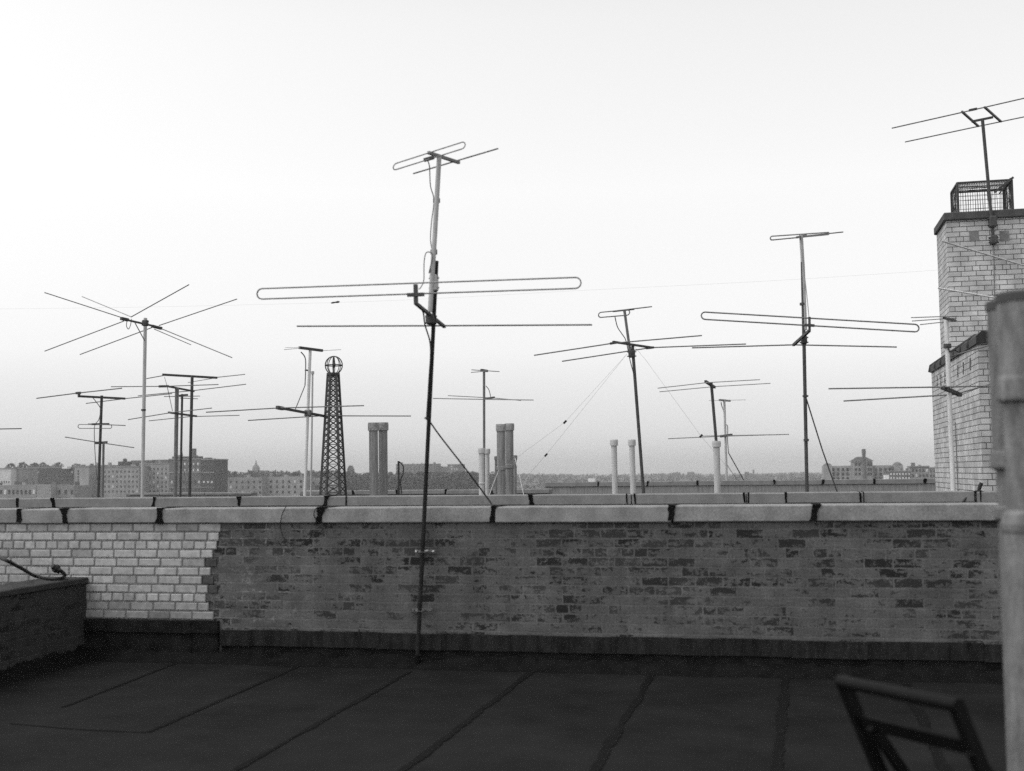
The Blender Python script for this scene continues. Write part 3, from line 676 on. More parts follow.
# ------------------------------------------------------------------ lattice tower with globe
YT = 17.4
cb, ct = at(333.2, 495, YT), at(333.2, 374.5, YT)
rb, rt_ = 13.6*YT/1210, 5.9*YT/1210
k = (-.01-ct.z)/(cb.z-ct.z); r0 = rt_+(rb-rt_)*k; base = ct+(cb-ct)*k; base.z = -.01
tw = thing('lattice_tower', 'black lattice tower tapering up to an open globe', 'tower', base)
def TV(j, t):                                                   # corner j at height fraction t
    a = R(60*j + 21); r = r0+(rt_-r0)*t; c = base.lerp(ct, t); return c+Vector((math.cos(a)*r, math.sin(a)*r, 0))
for j in range(6): MB().bar(TV(j, 0), TV(j, 1), .027).build('leg', m_dark, tw)
lv = [0]; t = 0
while t < .985:
    t += .046*(1-.50*t); lv.append(min(t, 1))
for j in range(6):
    q = MB()
    for a, c in zip(lv, lv[1:]):
        q.bar(TV(j, a), TV(j+1, c), .0125); q.bar(TV(j+1, a), TV(j, c), .0125); q.bar(TV(j, c), TV(j+1, c), .007)
    q.build('lattice_panel', m_dark, tw)
gl = MB(); gc = at(333.8, 365.3, YT); gr = 9.1*YT/1210
for j in range(4):
    a = R(45*j+14); gl.tube([gc+Vector((math.cos(a)*math.cos(u)*gr, math.sin(a)*math.cos(u)*gr, math.sin(u)*gr*1.06)) for u in [2*math.pi*i/28 for i in range(28)]], .0065 if j else .009, 6, True)
gl.tube([gc+Vector((math.cos(u)*gr, math.sin(u)*gr, 0)) for u in [2*math.pi*i/28 for i in range(28)]], .009, 6, True)
go = gl.build('globe', m_dark, tw)
q = MB(); q.tube([ct, gc+Vector((0, 0, gr))], .012, 6); q.lathe([(0, 0), (.1, .015), (.5, .025), (.9, .015), (1, 0)], gc-Vector((0, 0, .04)), gc+Vector((.01, 0, .05)), 10); q.build('lamp_holder', m_dark, go)
q = MB(); q.lathe([(0, rt_*1.2), (1, rt_*1.2), (1, 0)], ct-Vector((0, 0, .01)), ct+Vector((0, 0, .025)), 12); q.build('top_plate', m_dark, tw)

# ------------------------------------------------------------------ vents
def vent(label, pxc, ytop, yb, Y, rpx, m, group, rim=1.16, rimh=.09, bands=(), lean=0, mcap=None):
    a, c = at(pxc, ytop, Y), at(pxc+lean, yb, Y); kk = (-.01-a.z)/(c.z-a.z); c = a+(c-a)*kk
    r = rpx*Y/1210; L_ = (a-c).length
    root = thing('vent_pipe', label, 'vent pipe', c, group)
    pr = [(0, r), (0, r*1.3), (.02, r*1.3), (.03, r)]
    for by, bh in bands: t = (at(pxc, by, Y)-c).length/L_; pr += [(t-.002, r), (t, r*1.14), (t+bh/L_, r*1.14), (t+bh/L_+.002, r)]
    pr += [(1-rimh/L_, r), (1, r), (1, r*.8), (.9, r*.78)]
    MB().lathe(pr, c, a, 20).build('pipe', m, root)
    MB().lathe([(0, r*.99), (0, r*rim), (.75, r*rim*1.02), (1, r*rim*.97), (1, r*.82), (.5, r*.8)], a-(a-c).normalized()*rimh, a+(a-c).normalized()*.012, 20).build('pipe_collar', mcap or m, root)
    return root
VG = 'vent pipes on the roofs behind'
m_fcap = mat('mossy_cement', .3, .95, .5, 25, bump=.5)
vent('mottled grey flue beside the lattice tower, the one nearer the tower', 373.4, 423.5, 495, 17.6, 4.75, m_flue, VG, 1.24, .11, (), .5, m_fcap)
vent('mottled grey flue beside the lattice tower, the one farther from the tower', 382.9, 423.3, 495, 17.9, 4.75, m_flue, VG, 1.24, .11, (), .5, m_fcap)
vent('stained grey flue by the pale twin vents, with a band lower down', 500.9, 425, 494, 17.0, 4.4, m_flue, VG, 1.2, .09, ((470, .05),), .4, m_fcap)
vent('stained grey flue by the pale twin vents, partner standing just behind', 509.3, 424.3, 494, 17.4, 4.2, m_flue, VG, 1.2, .09, ((468, .05),), .4, m_fcap)
vent('pale stubby vent under the slender antenna, thicker of the pair', 481.5, 449, 494, 16.8, 2.9, m_vent, VG, 1.32, .06, ((484, .02),), .3)
vent('pale stubby vent under the slender antenna, thinner of the pair', 487.2, 449.6, 494, 17.2, 2.3, m_vent, VG, 1.35, .06, (), .3)
vent('slim dark vent half hidden before the stained flues', 496.2, 457, 494, 19.5, 1.5, m_mid, VG, 1.4, .05)
vent('slim grey vent with ropes tied to it, after the stained flues', 514.6, 456, 494, 19.0, 2.2, m_flue, VG, 1.25, .06)
vent('pale slim vent pipe, first of two before the leaning mast', 613.9, 440.5, 492, 17.4, 2.9, m_vent, VG, 1.4, .075, (), 1.2)
vent('pale slim vent pipe right at the foot of the leaning mast', 631.8, 440.5, 492, 17.2, 2.8, m_vent, VG, 1.4, .075, (), 1.4)
vent('pale vent pipe that holds the tilted antenna mast in its mouth', 716.4, 442, 494, 17.2, 3.2, m_vent, VG, 1.35, .07, (), 1.2)
# ropes and a bent rod
tag(MB().tube([at(515, 458, 18.9), at(520, 478, 18.6), at(524, 496, 18.4)], .007, 5).tube([at(499, 470, 16.9), at(494, 482, 16.8), at(489, 496, 16.7)], .006, 5).build('rope', m_pale), 'pale ropes tied down from the stained flues', 'rope')
b = MB(); p1 = at(398.5, 461, 18.5); p0 = Vector((p1.x, p1.y, -.01)); b.tube([p0, p1], .018, 6); b.tube(smooth_path([at(399.5, 462, 18.5), at(403, 466, 18.5), at(403, 474, 18.5), at(400.5, 481, 18.5), at(402, 496, 18.5)]), .012, 6)
tag(b.build('roof_rod', m_dark), 'short dark rod with a dangling wire beside the mottled flues', 'rod')
# small tools of wire on the second coping
b = MB(); c = at(979, 489, D2+.1); b.tube([c, at(980, 496, D2+.1)], .02, 6); b.tube([at(972, 492, D2), at(980, 491, D2), at(985, 493, D2)], .014, 6); b.tube([c+Vector((0, 0, .0)), c+Vector((.03, 0, .07))], .022, 6); b.tube(smooth_path([at(976, 492, D2), at(970, 493.5, D2), at(963, 502, D2-.05)]), .01, 6)
tag(b.build('wire_tie', m_black), 'black wire tie on the second coping in front of the brick block', 'wire tie')

# ------------------------------------------------------------------ two cast iron stacks close by
def stack_pipe(label, axis_top, axis_low, Y, secs, m, ylow):
    a, c = at(*axis_top, Y), at(*axis_low, Y); kk = (0-a.z)/(c.z-a.z); c2 = a+(c-a)*kk; L_ = (c2-a).length; s = Y/1200
    root = thing('soil_pipe', label, 'vent pipe', c2, 'cast iron stacks close by')
    T = lambda y: (at(axis_top[0]+(axis_low[0]-axis_top[0])*(y-axis_top[1])/(axis_low[1]-axis_top[1]), y, Y)-a).length/L_
    prof = []; 
    for y, r in secs: prof.append((T(y), r*s))
    prof.append((1, secs[-1][1]*s)); 
    MB().lathe(prof, a, c2, 40).build('pipe', m, root)
    r = secs[0][1]*s
    MB().lathe([(0, r*.99), (0, r*1.05), (.8, r*1.06), (1, r*.98), (1, r*.84), (-2, r*.82)], a-(a-c2).normalized()*.03, a+(a-c2).normalized()*.004, 40).build('pipe_lip', m_cap, root)
    return root
stack_pipe('thick grey cast iron pipe with collars, in front of its partner', (1024, 294), (1038, 771), 4.3,
           [(294, 24.5), (376, 24.7), (380, 26), (398, 27), (401, 26.5), (403, 21.5), (510, 20.5), (514, 24), (524, 26), (530, 25.5), (534, 24), (771, 23.5)], m_iron, 771)
stack_pipe('thick sooty cast iron pipe standing behind its collared partner', (1012, 302), (1024.5, 640), 4.62,
           [(302, 22.5), (450, 22.3), (453, 24), (465, 25), (468, 24.5), (470, 19.5), (505, 19), (508, 24), (518, 24.5), (521, 19), (700, 19)], m_iron2, 700)

# ------------------------------------------------------------------ folding chair
dep = 3.72
def atd(px, py, d): r = ray(px, py); return EYE + r*(d/FPX)
TLc, TRc = atd(842, 681, 3.90), atd(955, 706, 3.50); TRc.z = TLc.z = (TLc.z+TRc.z)/2
rail = (TRc-TLc); rd = rail.normalized(); nd = Vector((-rd.y, rd.x, 0));
if nd.dot(FW) < 0: nd = -nd
drop = TLc.z
chair = thing('folding_chair', 'dark wooden folding chair with a slatted back, close to the viewer', 'chair', Vector(((TLc.x+TRc.x)/2, (TLc.y+TRc.y)/2, 0)))
sl = .50                                                         # the back rakes: posts run forward as they drop
def post(p0, t): return p0 + nd*(sl*drop*t) - Vector((0, 0, drop*t))
for p0 in (TLc, TRc): MB().bar(p0+Vector((0, 0, .01)), post(p0, .999), .028, .042, nd).build('side_post', m_wood, chair)
MB().tube([TLc-rd*.012, TRc+rd*.012], .021, 12).build('top_rail', m_wood, chair)
a, c = post(TLc, .15), post(TRc, .15); dn = (post(TLc, 1)-TLc).normalized()
MB().bar(a, c, .016, .05, dn).build('back_slat', m_wood, chair)
zs_ = .45; ta = (drop-zs_)/drop
sa, sb = post(TLc, ta), post(TRc, ta)
q = MB()
for i in range(5): o_ = nd*(.03+.075*i); q.bar(sa+o_+rd*.03, sb+o_-rd*.03, .066, .018, (0, 0, 1))
q.build('seat', m_wood, chair)
for p0, p1, s_ in ((sa, TLc, 1), (sb, TRc, -1)):
    h_ = post(p1, .36)+rd*.035*s_; fo = h_ + nd*(-.02); fo.z = 0; fo -= nd*.12
    MB().bar(p0+nd*.36+rd*.035*s_+Vector((0, 0, -.015)), fo, .022, .035, nd).build('rear_leg', m_wood, chair)
b0, b1 = atd(872, 726, 3.86), atd(918, 794, 3.98)
for o_ in (Vector((0, 0, 0)), rail*.86): MB().bar(b0+o_, b1+o_, .022, .036, nd).build('brace', m_wood, chair)
MB().tube([post(TLc, .82), post(TRc, .82)], .011, 8).build('stretcher', m_wood, chair)

# ------------------------------------------------------------------ far town
def bmat(n, v): return mat(n, v, .9, .22, .25)
m_b = {'pale': bmat('pale_brick', 0.5), 'buff': bmat('buff_brick', .26), 'grey': bmat('grey_brick', 0.22), 'dark': bmat('dark_brick', 0.06), 'mid': bmat('brown_brick', 0.11), 'white': bmat('white_render', .7)}
m_pane = mat('dark_window', .006, .3, .3, .5, spec=.6); m_pane2 = mat('window_blind', .6, .6, .3, .5)
def block(label, px0, px1, ytop, Y, m, depth=14, wins=None, name='apartment_block', cat='building', band=None, group='blocks of the far town', parapet_=True, win_m=None, clutter=True):
    a, c = at(px0, ytop, Y), at(px1, ytop, Y); z = (a.z+c.z)/2; s = Y/1200
    root = thing(name, label, cat, Vector(((a.x+c.x)/2, Y+depth/2, GND)), group)
    MB().box(a.x, c.x, Y, Y+depth, GND-.2, z).build('wall', m, root)
    if parapet_:
        q = MB(); q.box(a.x-.25, c.x+.25, Y-.25, Y+.4, z+.01, z+.5); q.box(a.x-.25, a.x+.4, Y+.41, Y+depth, z+.01, z+.5); q.box(c.x-.4, c.x+.25, Y+.41, Y+depth, z+.01, z+.5); q.build('cornice', m_b['grey'], root)
    if clutter:
        rr = random.Random(int(px0*7+Y)); n_ = max(1, int((px1-px0)/7))
        for i in range(n_):
            xx = a.x+(c.x-a.x)*(i+rr.uniform(.15, .85))/n_; w_ = rr.uniform(.5, 2.0); h_ = rr.uniform(.7, 2.3) if w_ > 1 else rr.uniform(1, 2.8)
            yy = Y+rr.uniform(.6, max(.7, depth-3)); MB().box(max(a.x+.1, xx-w_/2), min(c.x-.1, xx+w_/2), yy, yy+rr.uniform(1, 2), z+.02, z+h_).build('bulkhead' if w_ > 1 else 'roof_chimney', rr.choice((m_b['dark'], m_b['mid'], m_b['mid'], m_b['buff'])), root)
    if wins:
        for (wx0, wx1, nx, wy0, wy1, ny, ww, wh, *rest) in wins:
            for j in range(ny):
                for i in range(nx):
                    px = wx0+(wx1-wx0)*(i/(nx-1) if nx > 1 else 0); py = wy0+(wy1-wy0)*(j/(ny-1) if ny > 1 else 0)
                    p = at(px, py, Y); q = MB(); q.box(p.x-ww*s*.66, p.x+ww*s*.66, Y-.09, Y+.02, p.z-wh*s*.6, p.z+wh*s*.6)
                    mm = m_pane if not rest else rest[0]
                    q.build('window', m_pane2 if (not rest and random.random() < .12) else mm, root)
    if band:
        for yb, h, mm in band:
            p = at(px0, yb, Y); MB().box(a.x-.1, c.x+.1, Y-.2, Y-.002, p.z-h*s/2, p.z+h*s/2).build('string_course', mm, root)
    return root
def roofbox(root, name, px0, px1, y0, y1, Y, m, depth=4):
    a, c = at(px0, y0, Y), at(px1, y1, Y); MB().box(a.x, c.x, Y, Y+depth, c.z, a.z).build(name, m, root)

block('pale plain gable block at the very end of the far row', -14, 11, 469, 560, m_b['pale'], wins=[(-8, 9, 8, 482, 482, 1, .9, 2)])
block('grey block next to the pale gable block', 11.3, 22, 469, 565, m_b['grey'], wins=[(13, 21, 5, 483.5, 483.5, 1, .8, 3)])
r_ = block('long dark block with a busy roof line under the treetops', 22.3, 74, 468, 600, m_b['dark'], wins=[(25, 72, 12, 472, 488, 5, 1.1, 1.6)])
roofbox(r_, 'bulkhead', 62, 67, 466.5, 468.6, 596, m_b['white']); roofbox(r_, 'bulkhead', 28, 34, 465.5, 468.6, 604, m_b['mid']); roofbox(r_, 'bulkhead', 45, 49, 466, 468.6, 604, m_b['mid'])
block('low grey row with small windows before the long dark block', -14, 36.5, 485, 470, m_b['grey'], wins=[(1, 34, 9, 492, 492, 1, 2, 4)], parapet_=False)
block('low pale house in the near row, blank walled', 37, 51, 484.6, 468, m_b['buff'], parapet_=False)
block('low house with dark doors in the near row, by the pale one', 51.3, 74, 485.5, 472, m_b['grey'], wins=[(53, 72, 4, 492, 492, 1, 2.2, 4)], parapet_=False)
r_ = block('narrow pale tower house with one dark stripe of windows', 74.4, 89, 466.8, 520, m_b['buff'], wins=[(78.3, 78.3, 1, 471, 483, 5, 1.1, 1.8)])
q = MB(); p = at(75, 486, 519); p2 = at(88, 491, 519); q.box(p.x, p2.x, 516.5, 519.9, p2.z, p.z); q.build('bay', m_b['white'], r_)
q = MB(); a_, c_ = at(74, 492, 512), at(91, 492, 512); q.lathe([(0, 0), (0, (c_.x-a_.x)/2), (1, (c_.x-a_.x)/2), (1, 0)], Vector(((a_.x+c_.x)/2, 511, a_.z-4.5)), Vector(((a_.x+c_.x)/2, 515.9, a_.z-4.5)), 32); q.build('barrel_roof', m_b['dark'], r_)
block('shaded side of the narrow tower house, set as a darker block', 89.3, 103, 466, 545, m_b['mid'], wins=[(91, 101, 4, 471, 491, 5, 1, 1.6)])  # the tower house's shaded side: its shade is put into the darker brick colour
r_ = block('broad pale apartment block with many dark windows', 103.3, 139, 467, 520, m_b['buff'], wins=[(105, 137, 9, 471.5, 491.5, 5, 1.1, 1.9)])
roofbox(r_, 'bulkhead', 118, 127.5, 461.5, 467.2, 524, m_b['dark']); q = MB(); p = at(125, 458, 526); q.lathe([(0, 0), (.0, 1.0), (.75, 1.0), (1, 0)], Vector((p.x, 526, at(125, 463, 526).z)), p, 14); q.build('roof_tank', m_b['dark'], r_)
r_ = block('pale apartment block with stepped bays, between the thin mast and the dark block', 139.3, 169, 464, 530, m_b['buff'], wins=[(142, 166, 7, 469, 491, 6, 1.1, 2)])
roofbox(r_, 'bulkhead', 131, 150, 460.5, 464.3, 536, m_b['mid']); roofbox(r_, 'bulkhead', 152, 168, 459.8, 464.3, 538, m_b['mid'])
r_ = block('dark brick block with a pale belt and roof chimney', 169.4, 201.5, 459.5, 500, m_b['mid'], wins=[(172, 199, 8, 482, 490, 2, 1.3, 2.4), (176, 198, 6, 464, 470, 2, 1.2, 2, m_pane2)], band=[(472.5, 1, m_b['buff']), (487.5, .6, m_b['grey'])])
roofbox(r_, 'roof_chimney', 190.3, 194.3, 448.5, 459.3, 503, m_b['mid'], 2); roofbox(r_, 'roof_canopy', 172, 198, 456.6, 458, 501.5, m_b['dark'], 5)
q = MB()
for px in (174, 183, 196): p = at(px, 458, 502); q.tube([p, Vector((p.x, p.y, at(px, 459.6, 502).z))], .12, 5)
q.build('canopy_posts', m_b['dark'], r_)
block('solid dark corner block with few windows, joined to the belted one', 201.8, 214, 460, 499, m_b['dark'], wins=[(204, 212, 3, 482, 482, 1, 1.6, 1.4, m_pane2), (204.5, 212, 2, 466, 478, 3, 1.2, 1.6)], band=[(472.5, .9, m_b['buff']), (487.5, .6, m_b['grey'])])
block('long buff row with regular windows, next to the dark corner block', 221.4, 262, 477.2, 560, m_b['grey'], wins=[(225, 260, 7, 482, 492.5, 3, 1.4, 2)], parapet_=False)
block('long buff row with regular windows, between the dome and the white mast', 262.4, 303, 476.6, 566, m_b['buff'], wins=[(265, 301, 7, 481.5, 492, 3, 1.6, 2.2)], parapet_=False)
block('end of the window row, seen past the white mast and lattice tower', 303.4, 336, 478, 575, m_b['grey'], wins=[(307, 333, 5, 483, 492, 3, 1.5, 2)], parapet_=False)
# low white sheds
block('small white shed by the foot of the lattice tower', 305.5, 319, 490.5, 300, m_b['pale'], 6, parapet_=False, name='shed', cat='shed', group=None)
# dome and spire
def dome(label, px, ytop, ybase, Y, rpx, m, spire=True):
    s = Y/1200; c0 = at(px, ybase, Y); c1 = at(px, ytop, Y); root = thing('domed_church', label, 'church', Vector((c0.x, Y, GND)))
    MB().box(c0.x-rpx*s*1.5, c0.x+rpx*s*1.5, Y-6, Y+20, GND, c0.z).build('wall', m, root)
    r = rpx*s; h = c1.z-c0.z
    MB().lathe([(0, r*.95), (.22, r*.9), (.3, r*.86), (.42, r*.66), (.5, r*.4), (.55, r*.25), (.7, r*.2), (.74, r*.14), (1, 0)], c0-Vector((0, 0, .1)), c1, 20).build('dome', m, root)
    return root
dome('faint domed church with a pointed lantern, far behind the window row', 256, 459, 470.5, 1500, 4.3, m_b['mid'])
# hazy blocks on the wooded ridge
block('hazy long slab block on the wooded ridge beside the flues', 396, 434, 464.3, 1150, m_b['mid'], 25, wins=[(399, 431, 9, 467, 469.5, 2, 1.2, 1)])
block('hazy lower block on the ridge, between the tall mast and its stay', 437, 446, 467, 1180, m_b['mid'], 25)
block('hazy square block on the ridge, under the slender antenna arm', 447.5, 458.5, 464.6, 1150, m_b['mid'], 25, wins=[(449, 457, 4, 466.5, 469, 2, 1, .9)])
r_ = block('small hazy house with a peaked gable above the woods', 347, 351, 469.5, 900, m_b['dark'], 8, parapet_=False, name='house', cat='house')
q = MB(); a_, c_ = at(347, 469.5, 900), at(351, 469.5, 900); pk = at(349, 465.5, 900); q.add([(a_.x, 900, a_.z), (c_.x, 900, a_.z), (pk.x, 900, pk.z), (a_.x, 908, a_.z), (c_.x, 908, a_.z), (pk.x, 908, pk.z)], [(0, 1, 2), (3, 5, 4), (0, 2, 5, 3), (1, 4, 5, 2)]); q.build('roof', m_b['dark'], r_)
block('small white house alone on the far hillside', 588, 594.5, 478.3, 1300, m_b['white'], 8, parapet_=False, name='house', cat='house')
block('tiny hazy block on the far horizon near the distant antenna', 744.5, 749, 472, 1600, m_b['dark'], 12, parapet_=False)
r_ = block('low hazy depot with a slim tower on the far horizon', 750, 762, 475.5, 1600, m_b['mid'], 20, parapet_=False); roofbox(r_, 'tower', 752.5, 754.5, 469.5, 475.7, 1602, m_b['mid'], 3)
for i, (px0, px1, yt) in enumerate(((672, 680, 472.5), (687, 694, 472), (736, 743, 475))):
    block(('hazy flat roofed block on the far hill near the vent with the tilted mast', 'hazy twin block on the far hill, just before the tilted mast', 'low hazy block on the horizon beside the distant antenna')[i], px0, px1, yt, 2000, m_b['dark'], 15, parapet_=False)

# the hospital-like building with hipped pavilion, end domes and stack
YH = 620; s = YH/1200
hp_ = thing('institution_building', 'long pale institution with hipped centre pavilion, end domes and tall stack', 'building', Vector((at(863, 470, YH).x, YH+10, GND)))
def hbox(name, px0, px1, y0, Y, m, d, par=hp_):
    a, c = at(px0, y0, Y), at(px1, y0, Y); return MB().box(a.x, c.x, Y, Y+d, GND-.2, (a.z+c.z)/2).build(name, m, par)
hbox('wing', 823, 903, 465.5, YH, m_b['buff'], 16); hbox('pavilion', 853, 872.5, 461.5, YH-4, m_b['buff'], 20)
a, c, pk = at(851.5, 461.3, YH-5), at(874, 461, YH-5), at(862.5, 456.6, YH-5)
MB().add([(a.x, YH-5, a.z), (c.x, YH-5, a.z), (c.x, YH+17, a.z), (a.x, YH+17, a.z), (pk.x-2, YH+3, pk.z), (pk.x+2, YH+3, pk.z), (pk.x+2, YH+9, pk.z), (pk.x-2, YH+9, pk.z)], [(0, 1, 5, 4), (1, 2, 6, 5), (2, 3, 7, 6), (3, 0, 4, 7), (4, 5, 6, 7), (3, 2, 1, 0)]).build('hipped_roof', m_b['dark'], hp_)
for px0, px1, yt in ((823.2, 832, 463), (893, 903.2, 461.8)):
    a, c = at(px0, 466, YH-2), at(px1, 466, YH-2); t = at(px0, yt, YH-2); r = (c.x-a.x)/2
    hbox('end_bay', px0, px1, 465.6, YH-2.2, m_b['buff'], 6)
    MB().lathe([(0, r), (.35, r*.92), (.7, r*.62), (.92, r*.28), (1, 0)], Vector(((a.x+c.x)/2, YH+2, at(px0, 465.6, YH).z)), Vector(((a.x+c.x)/2, YH+2, t.z)), 20).build('end_dome', m_b['mid'], hp_)
a, t = at(864.6, 478, YH-8), at(864.6, 449, YH-8); MB().lathe([(0, 1.15), (.9, .85), (.93, 1.0), (1, .95), (1, 0)], Vector((a.x, YH-8, GND)), Vector((a.x, YH-8, t.z)), 14).build('smoke_stack', m_b['mid'], hp_)
for j, y in enumerate((469.5, 474, 478.5)):
    for i in range(13):
        px = 833.5+i*4.7
        if 852 < px < 874: continue
        p = at(px, y, YH); q = MB(); q.box(p.x-.62, p.x+.62, YH-.09, YH+.02, p.z-.75, p.z+.75); q.build('window', m_pane, hp_)
for y in (464.4, 469.5, 474):
    for px in (856, 859.5, 868.5, 871): p = at(px, y, YH-4); q = MB(); q.box(p.x-.5, p.x+.5, YH-4.09, YH-3.98, p.z-.7, p.z+.7); q.build('window', m_pane, hp_)
block('flat roofed dark edged block between the institution and the chimney', 910.3, 929, 466.8, 640, m_b['grey'], wins=[(913, 927, 5, 470.5, 475.5, 2, 1.3, 2)], band=[(467.3, 1.3, m_b['dark'])])
block('low cluttered block in front of the flat roofed one', 889, 911, 471.5, 600, m_b['mid'], wins=[(891, 909, 7, 474, 478, 2, 1, 1.4, m_pane2)])
block('small grey block half hidden by the brick chimney edge', 929.5, 948, 468, 660, m_b['grey'], wins=[(931, 938, 3, 471, 476, 2, 1.2, 1.6)])
block('bright little flat shed before the institution wing', 884.5, 889, 475, 590, m_b['white'], 6, parapet_=False, name='shed', cat='shed', group=None)

# ------------------------------------------------------------------ hills and woods
def hill_h(x, y):
    r = math.hypot(x, y); a = math.atan2(x, y)
    k = min(max((r-820)/1300, 0), 1); k = k*k*(3-2*k)
    e_ = min(max((a+.16)/.2, 0), 1); ridge = 9.5 - 6.5*e_ + 1.8*math.sin(a*9+1.2) + 1.5*math.sin(a*23+.5) + .9*math.sin(a*51)
    return GND + .02 + k*ridge
hv = []; hf = []; na, nr = 150, 26
for j in range(nr):
    r = 820*(4400/820)**(j/(nr-1))
    for i in range(na):
        a = R(-62 + 92*i/(na-1)); x, y = r*math.sin(a), r*math.cos(a); hv.append((x, y, hill_h(x, y)+random.uniform(-.5, .5)*(r/2500)))
for j in range(nr-1):
    for i in range(na-1): o = j*na+i; hf.append((o, o+1, o+na+1, o+na))
hm = MB(); hm.add(hv, hf, True); tag(hm.build('hills', mat('far_hillside', .075, .95, .5, .02)), kind='structure')

def tree(b, base, h, w, nq, leaf, rnd):
    b.bar(base, base+Vector((0, 0, h*.75)), h*.022)
    for i in range(5):
        z = h*rnd.uniform(.3, .6); a = rnd.uniform(0, 6.28); b.bar(base+Vector((0, 0, z)), base+Vector((math.cos(a)*w*.7, math.sin(a)*w*.7, z+h*rnd.uniform(.15, .35))), h*.01)
    for i in range(nq):
        u = rnd.uniform(-1, 1); a = rnd.uniform(0, 6.28); q = math.sqrt(1-u*u)*rnd.uniform(.45, 1.05)
        c = base+Vector((math.cos(a)*q*w, math.sin(a)*q*w, h*.64+u*h*.36)); d = Vector((rnd.gauss(0, 1), rnd.gauss(0, 1), rnd.gauss(0, 1)*.8)).normalized(); e = d.orthogonal().normalized(); s = leaf*rnd.uniform(.6, 1.4)
        b.add([c-d*s-e*s*.5, c+d*s-e*s*.5, c+d*s*.8+e*s*.6, c-d*s*.7+e*s*.5], [(0, 1, 2, 3)])
rnd = random.Random(3)
wd = MB()
for i in range(520):                                             # the wooded slope behind the flues
    px = rnd.uniform(216, 496); Y = rnd.uniform(660, 900) if px > 336 else rnd.uniform(720, 960)
    gx = at(px, 480, Y).x; zt = at(px, 473.0+rnd.uniform(-1.5, 5) - (1.2 if px < 336 else 0), Y).z; h = rnd.uniform(10, 15)
    z0 = GND+.05; tree(wd, Vector((gx, Y, max(z0, zt-h))), h if zt-h > z0 else zt-z0, rnd.uniform(2.6, 4.6), 42, .8, rnd)
tag(wd.build('woods', mat('bare_wood', .045, .95, .4, .1)), 'grey winter woods on the slope behind the flues', 'woods', kind='stuff')
wd = MB()
for i in range(2600):
    a = R(rnd.uniform(-48, 16)); r = rnd.uniform(980, 2600); x, y = r*math.sin(a), r*math.cos(a); h = rnd.uniform(5, 8)
    b0 = Vector((x, y, hill_h(x, y)-.6))
    for k_ in range(13):
        c = b0+Vector((rnd.gauss(0, 2.6), rnd.gauss(0, 2.6), rnd.uniform(.1, 1)*h)); d = Vector((rnd.gauss(0, 1), rnd.gauss(0, 1), rnd.gauss(0, 1))).normalized(); e = d.orthogonal().normalized(); s = rnd.uniform(.9, 2.1)
        wd.add([c-d*s-e*s*.5, c+d*s-e*s*.5, c+d*s*.8+e*s*.6, c-d*s*.7+e*s*.5], [(0, 1, 2, 3)])
tag(wd.build('woods', mat('far_wood', .05, .95, .4, .1)), 'hazy trees covering the far hills', 'woods', kind='stuff')
# round treetops over the dark block
m_leaf = mat('tree_twigs', .06, .95, .4, .3)
for i, (px, yt, w, lab) in enumerate(((11, 463.6, 3.2, 'round treetop over the pale gable block'), (23, 462.4, 3.0, 'tallest round treetop where grey block meets the dark one'), (35, 463, 2.2, 'small round treetop by the first roof bulkhead of the dark block'), (43, 462.8, 2.6, 'round treetop over the dark block, before its middle bulkhead'), (58.5, 462.6, 3, 'round treetop beside the white bulkhead of the dark block'), (76, 463.8, 2.4, 'low treetop touching the narrow pale tower house'))):
    Y = 650; p = at(px, yt, Y); root = thing('tree', lab, 'tree', Vector((p.x, Y, GND)), 'treetops over the dark block'); h = p.z-GND; b0 = Vector((p.x, Y, GND))
    t = MB(); t.tube([b0, b0+Vector((.2, 0, h*.5)), b0+Vector((0, 0, h*.8))], .4, 7, r2=.12)
    for k_ in range(6): a = rnd.uniform(0, 6.28); t.tube([b0+Vector((0, 0, h*rnd.uniform(.5, .7))), b0+Vector((math.cos(a)*w*.8, math.sin(a)*w*.8, h*rnd.uniform(.78, .92)))], .12, 5)
    t.build('trunk', m_leaf, root)
    cr = MB()
    for k_ in range(260):
        u = rnd.uniform(-1, 1); a = rnd.uniform(0, 6.28); q_ = math.sqrt(1-u*u)*rnd.uniform(.3, 1.05)**.6; c = b0+Vector((math.cos(a)*q_*w, math.sin(a)*q_*w, h-w*.9+u*w*.9)); d = Vector((rnd.gauss(0, 1), rnd.gauss(0, 1), rnd.gauss(0, 1))).normalized(); e = d.orthogonal().normalized(); s = .42*rnd.uniform(.6, 1.4)
        cr.add([c-d*s-e*s*.5, c+d*s-e*s*.5, c+d*s*.8+e*s*.6, c-d*s*.7+e*s*.5], [(0, 1, 2, 3)])
    cr.build('crown', m_leaf, root)

# ------------------------------------------------------------------ air
hz = MB(); hz.box(-5200, 5200, -2600, 5400, GND-1.5, 30)
mh = bpy.data.materials.new('haze'); mh.use_nodes = True; nt = mh.node_tree
nt.nodes.remove(nt.nodes['Principled BSDF']); pv = nt.nodes.new('ShaderNodeVolumePrincipled')
pv.inputs['Color'].default_value = (.8, .8, .8, 1); pv.inputs['Density'].default_value = .00026
nt.links.new(pv.outputs['Volume'], nt.nodes['Material Output'].inputs['Volume'])
tag(hz.build('haze', mh), kind='stuff')

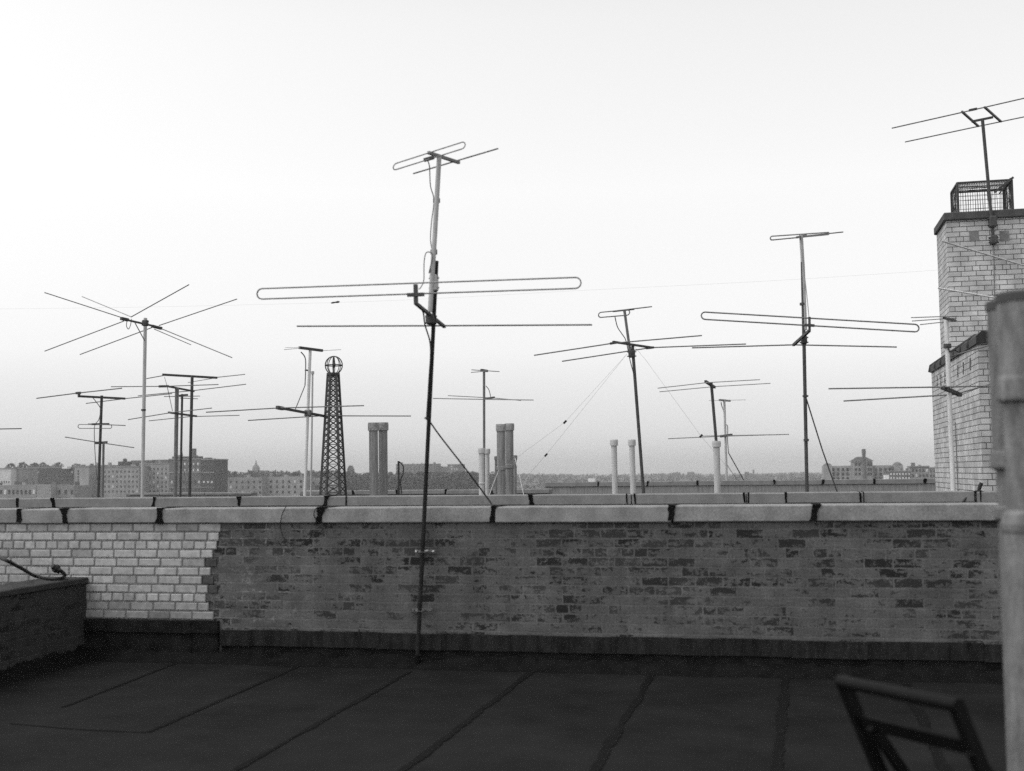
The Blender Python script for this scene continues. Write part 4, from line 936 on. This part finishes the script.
# ------------------------------------------------------------------ light
SUN_EL, SUN_AZ = R(62), R(-122)                                   # azimuth from +Y towards +X
sd = Vector((math.sin(SUN_AZ)*math.cos(SUN_EL), math.cos(SUN_AZ)*math.cos(SUN_EL), math.sin(SUN_EL)))
sl_ = bpy.data.lights.new('sun', 'SUN'); sl_.energy = .6; sl_.angle = R(24)
so = bpy.data.objects.new('sun', sl_); C.objects.link(so); so.rotation_euler = (-sd).to_track_quat('-Z', 'Y').to_euler(); so.location = sd*30
wld = bpy.data.worlds.new('World'); scene.world = wld; wld.use_nodes = True
nt = wld.node_tree; N = nt.nodes; L = nt.links; bg = N['Background']
sk = N.new('ShaderNodeTexSky'); sk.sky_type = 'NISHITA'; sk.sun_disc = False; sk.sun_elevation = SUN_EL; sk.sun_rotation = SUN_AZ; sk.dust_density = 1.0; sk.air_density = 1.0
bw = N.new('ShaderNodeRGBToBW'); L.new(sk.outputs['Color'], bw.inputs['Color'])
tc = N.new('ShaderNodeTexCoord'); sp = N.new('ShaderNodeSeparateXYZ'); L.new(tc.outputs['Generated'], sp.inputs[0])
cr = N.new('ShaderNodeValToRGB'); cr.color_ramp.interpolation = 'B_SPLINE'; el = cr.color_ramp.elements   # overcast: brighter towards the zenith
for i, (p, v) in enumerate(((0, .80), (.03, .78), (.06, .76), (.1, .97), (.165, 1.22), (.23, 1.46), (.36, 1.88), (1, 1.9))):
    e = el[i] if i < 2 else el.new(p)
    e.position = p; e.color = (v/2, v/2, v/2, 1)
L.new(sp.outputs['Z'], cr.inputs['Fac'])
m2 = N.new('ShaderNodeMath'); m2.operation = 'MULTIPLY'; m2.inputs[1].default_value = 2; L.new(cr.outputs['Color'], m2.inputs[0])
mu = N.new('ShaderNodeMath'); mu.operation = 'MULTIPLY'; L.new(bw.outputs[0], mu.inputs[0]); L.new(m2.outputs[0], mu.inputs[1])
L.new(mu.outputs[0], bg.inputs['Color']); bg.inputs['Strength'].default_value = .15

scene.view_settings.view_transform = 'Standard'; scene.view_settings.look = 'None'; scene.view_settings.gamma = 1; scene.view_settings.exposure = .5
scene.view_settings.use_curve_mapping = False
scene.cycles.use_denoising = False
scene.cycles.max_bounces = 6; scene.cycles.volume_bounces = 1; scene.cycles.use_adaptive_sampling = False; scene.cycles.sample_clamp_indirect = .6; scene.cycles.sample_clamp_direct = 2.2
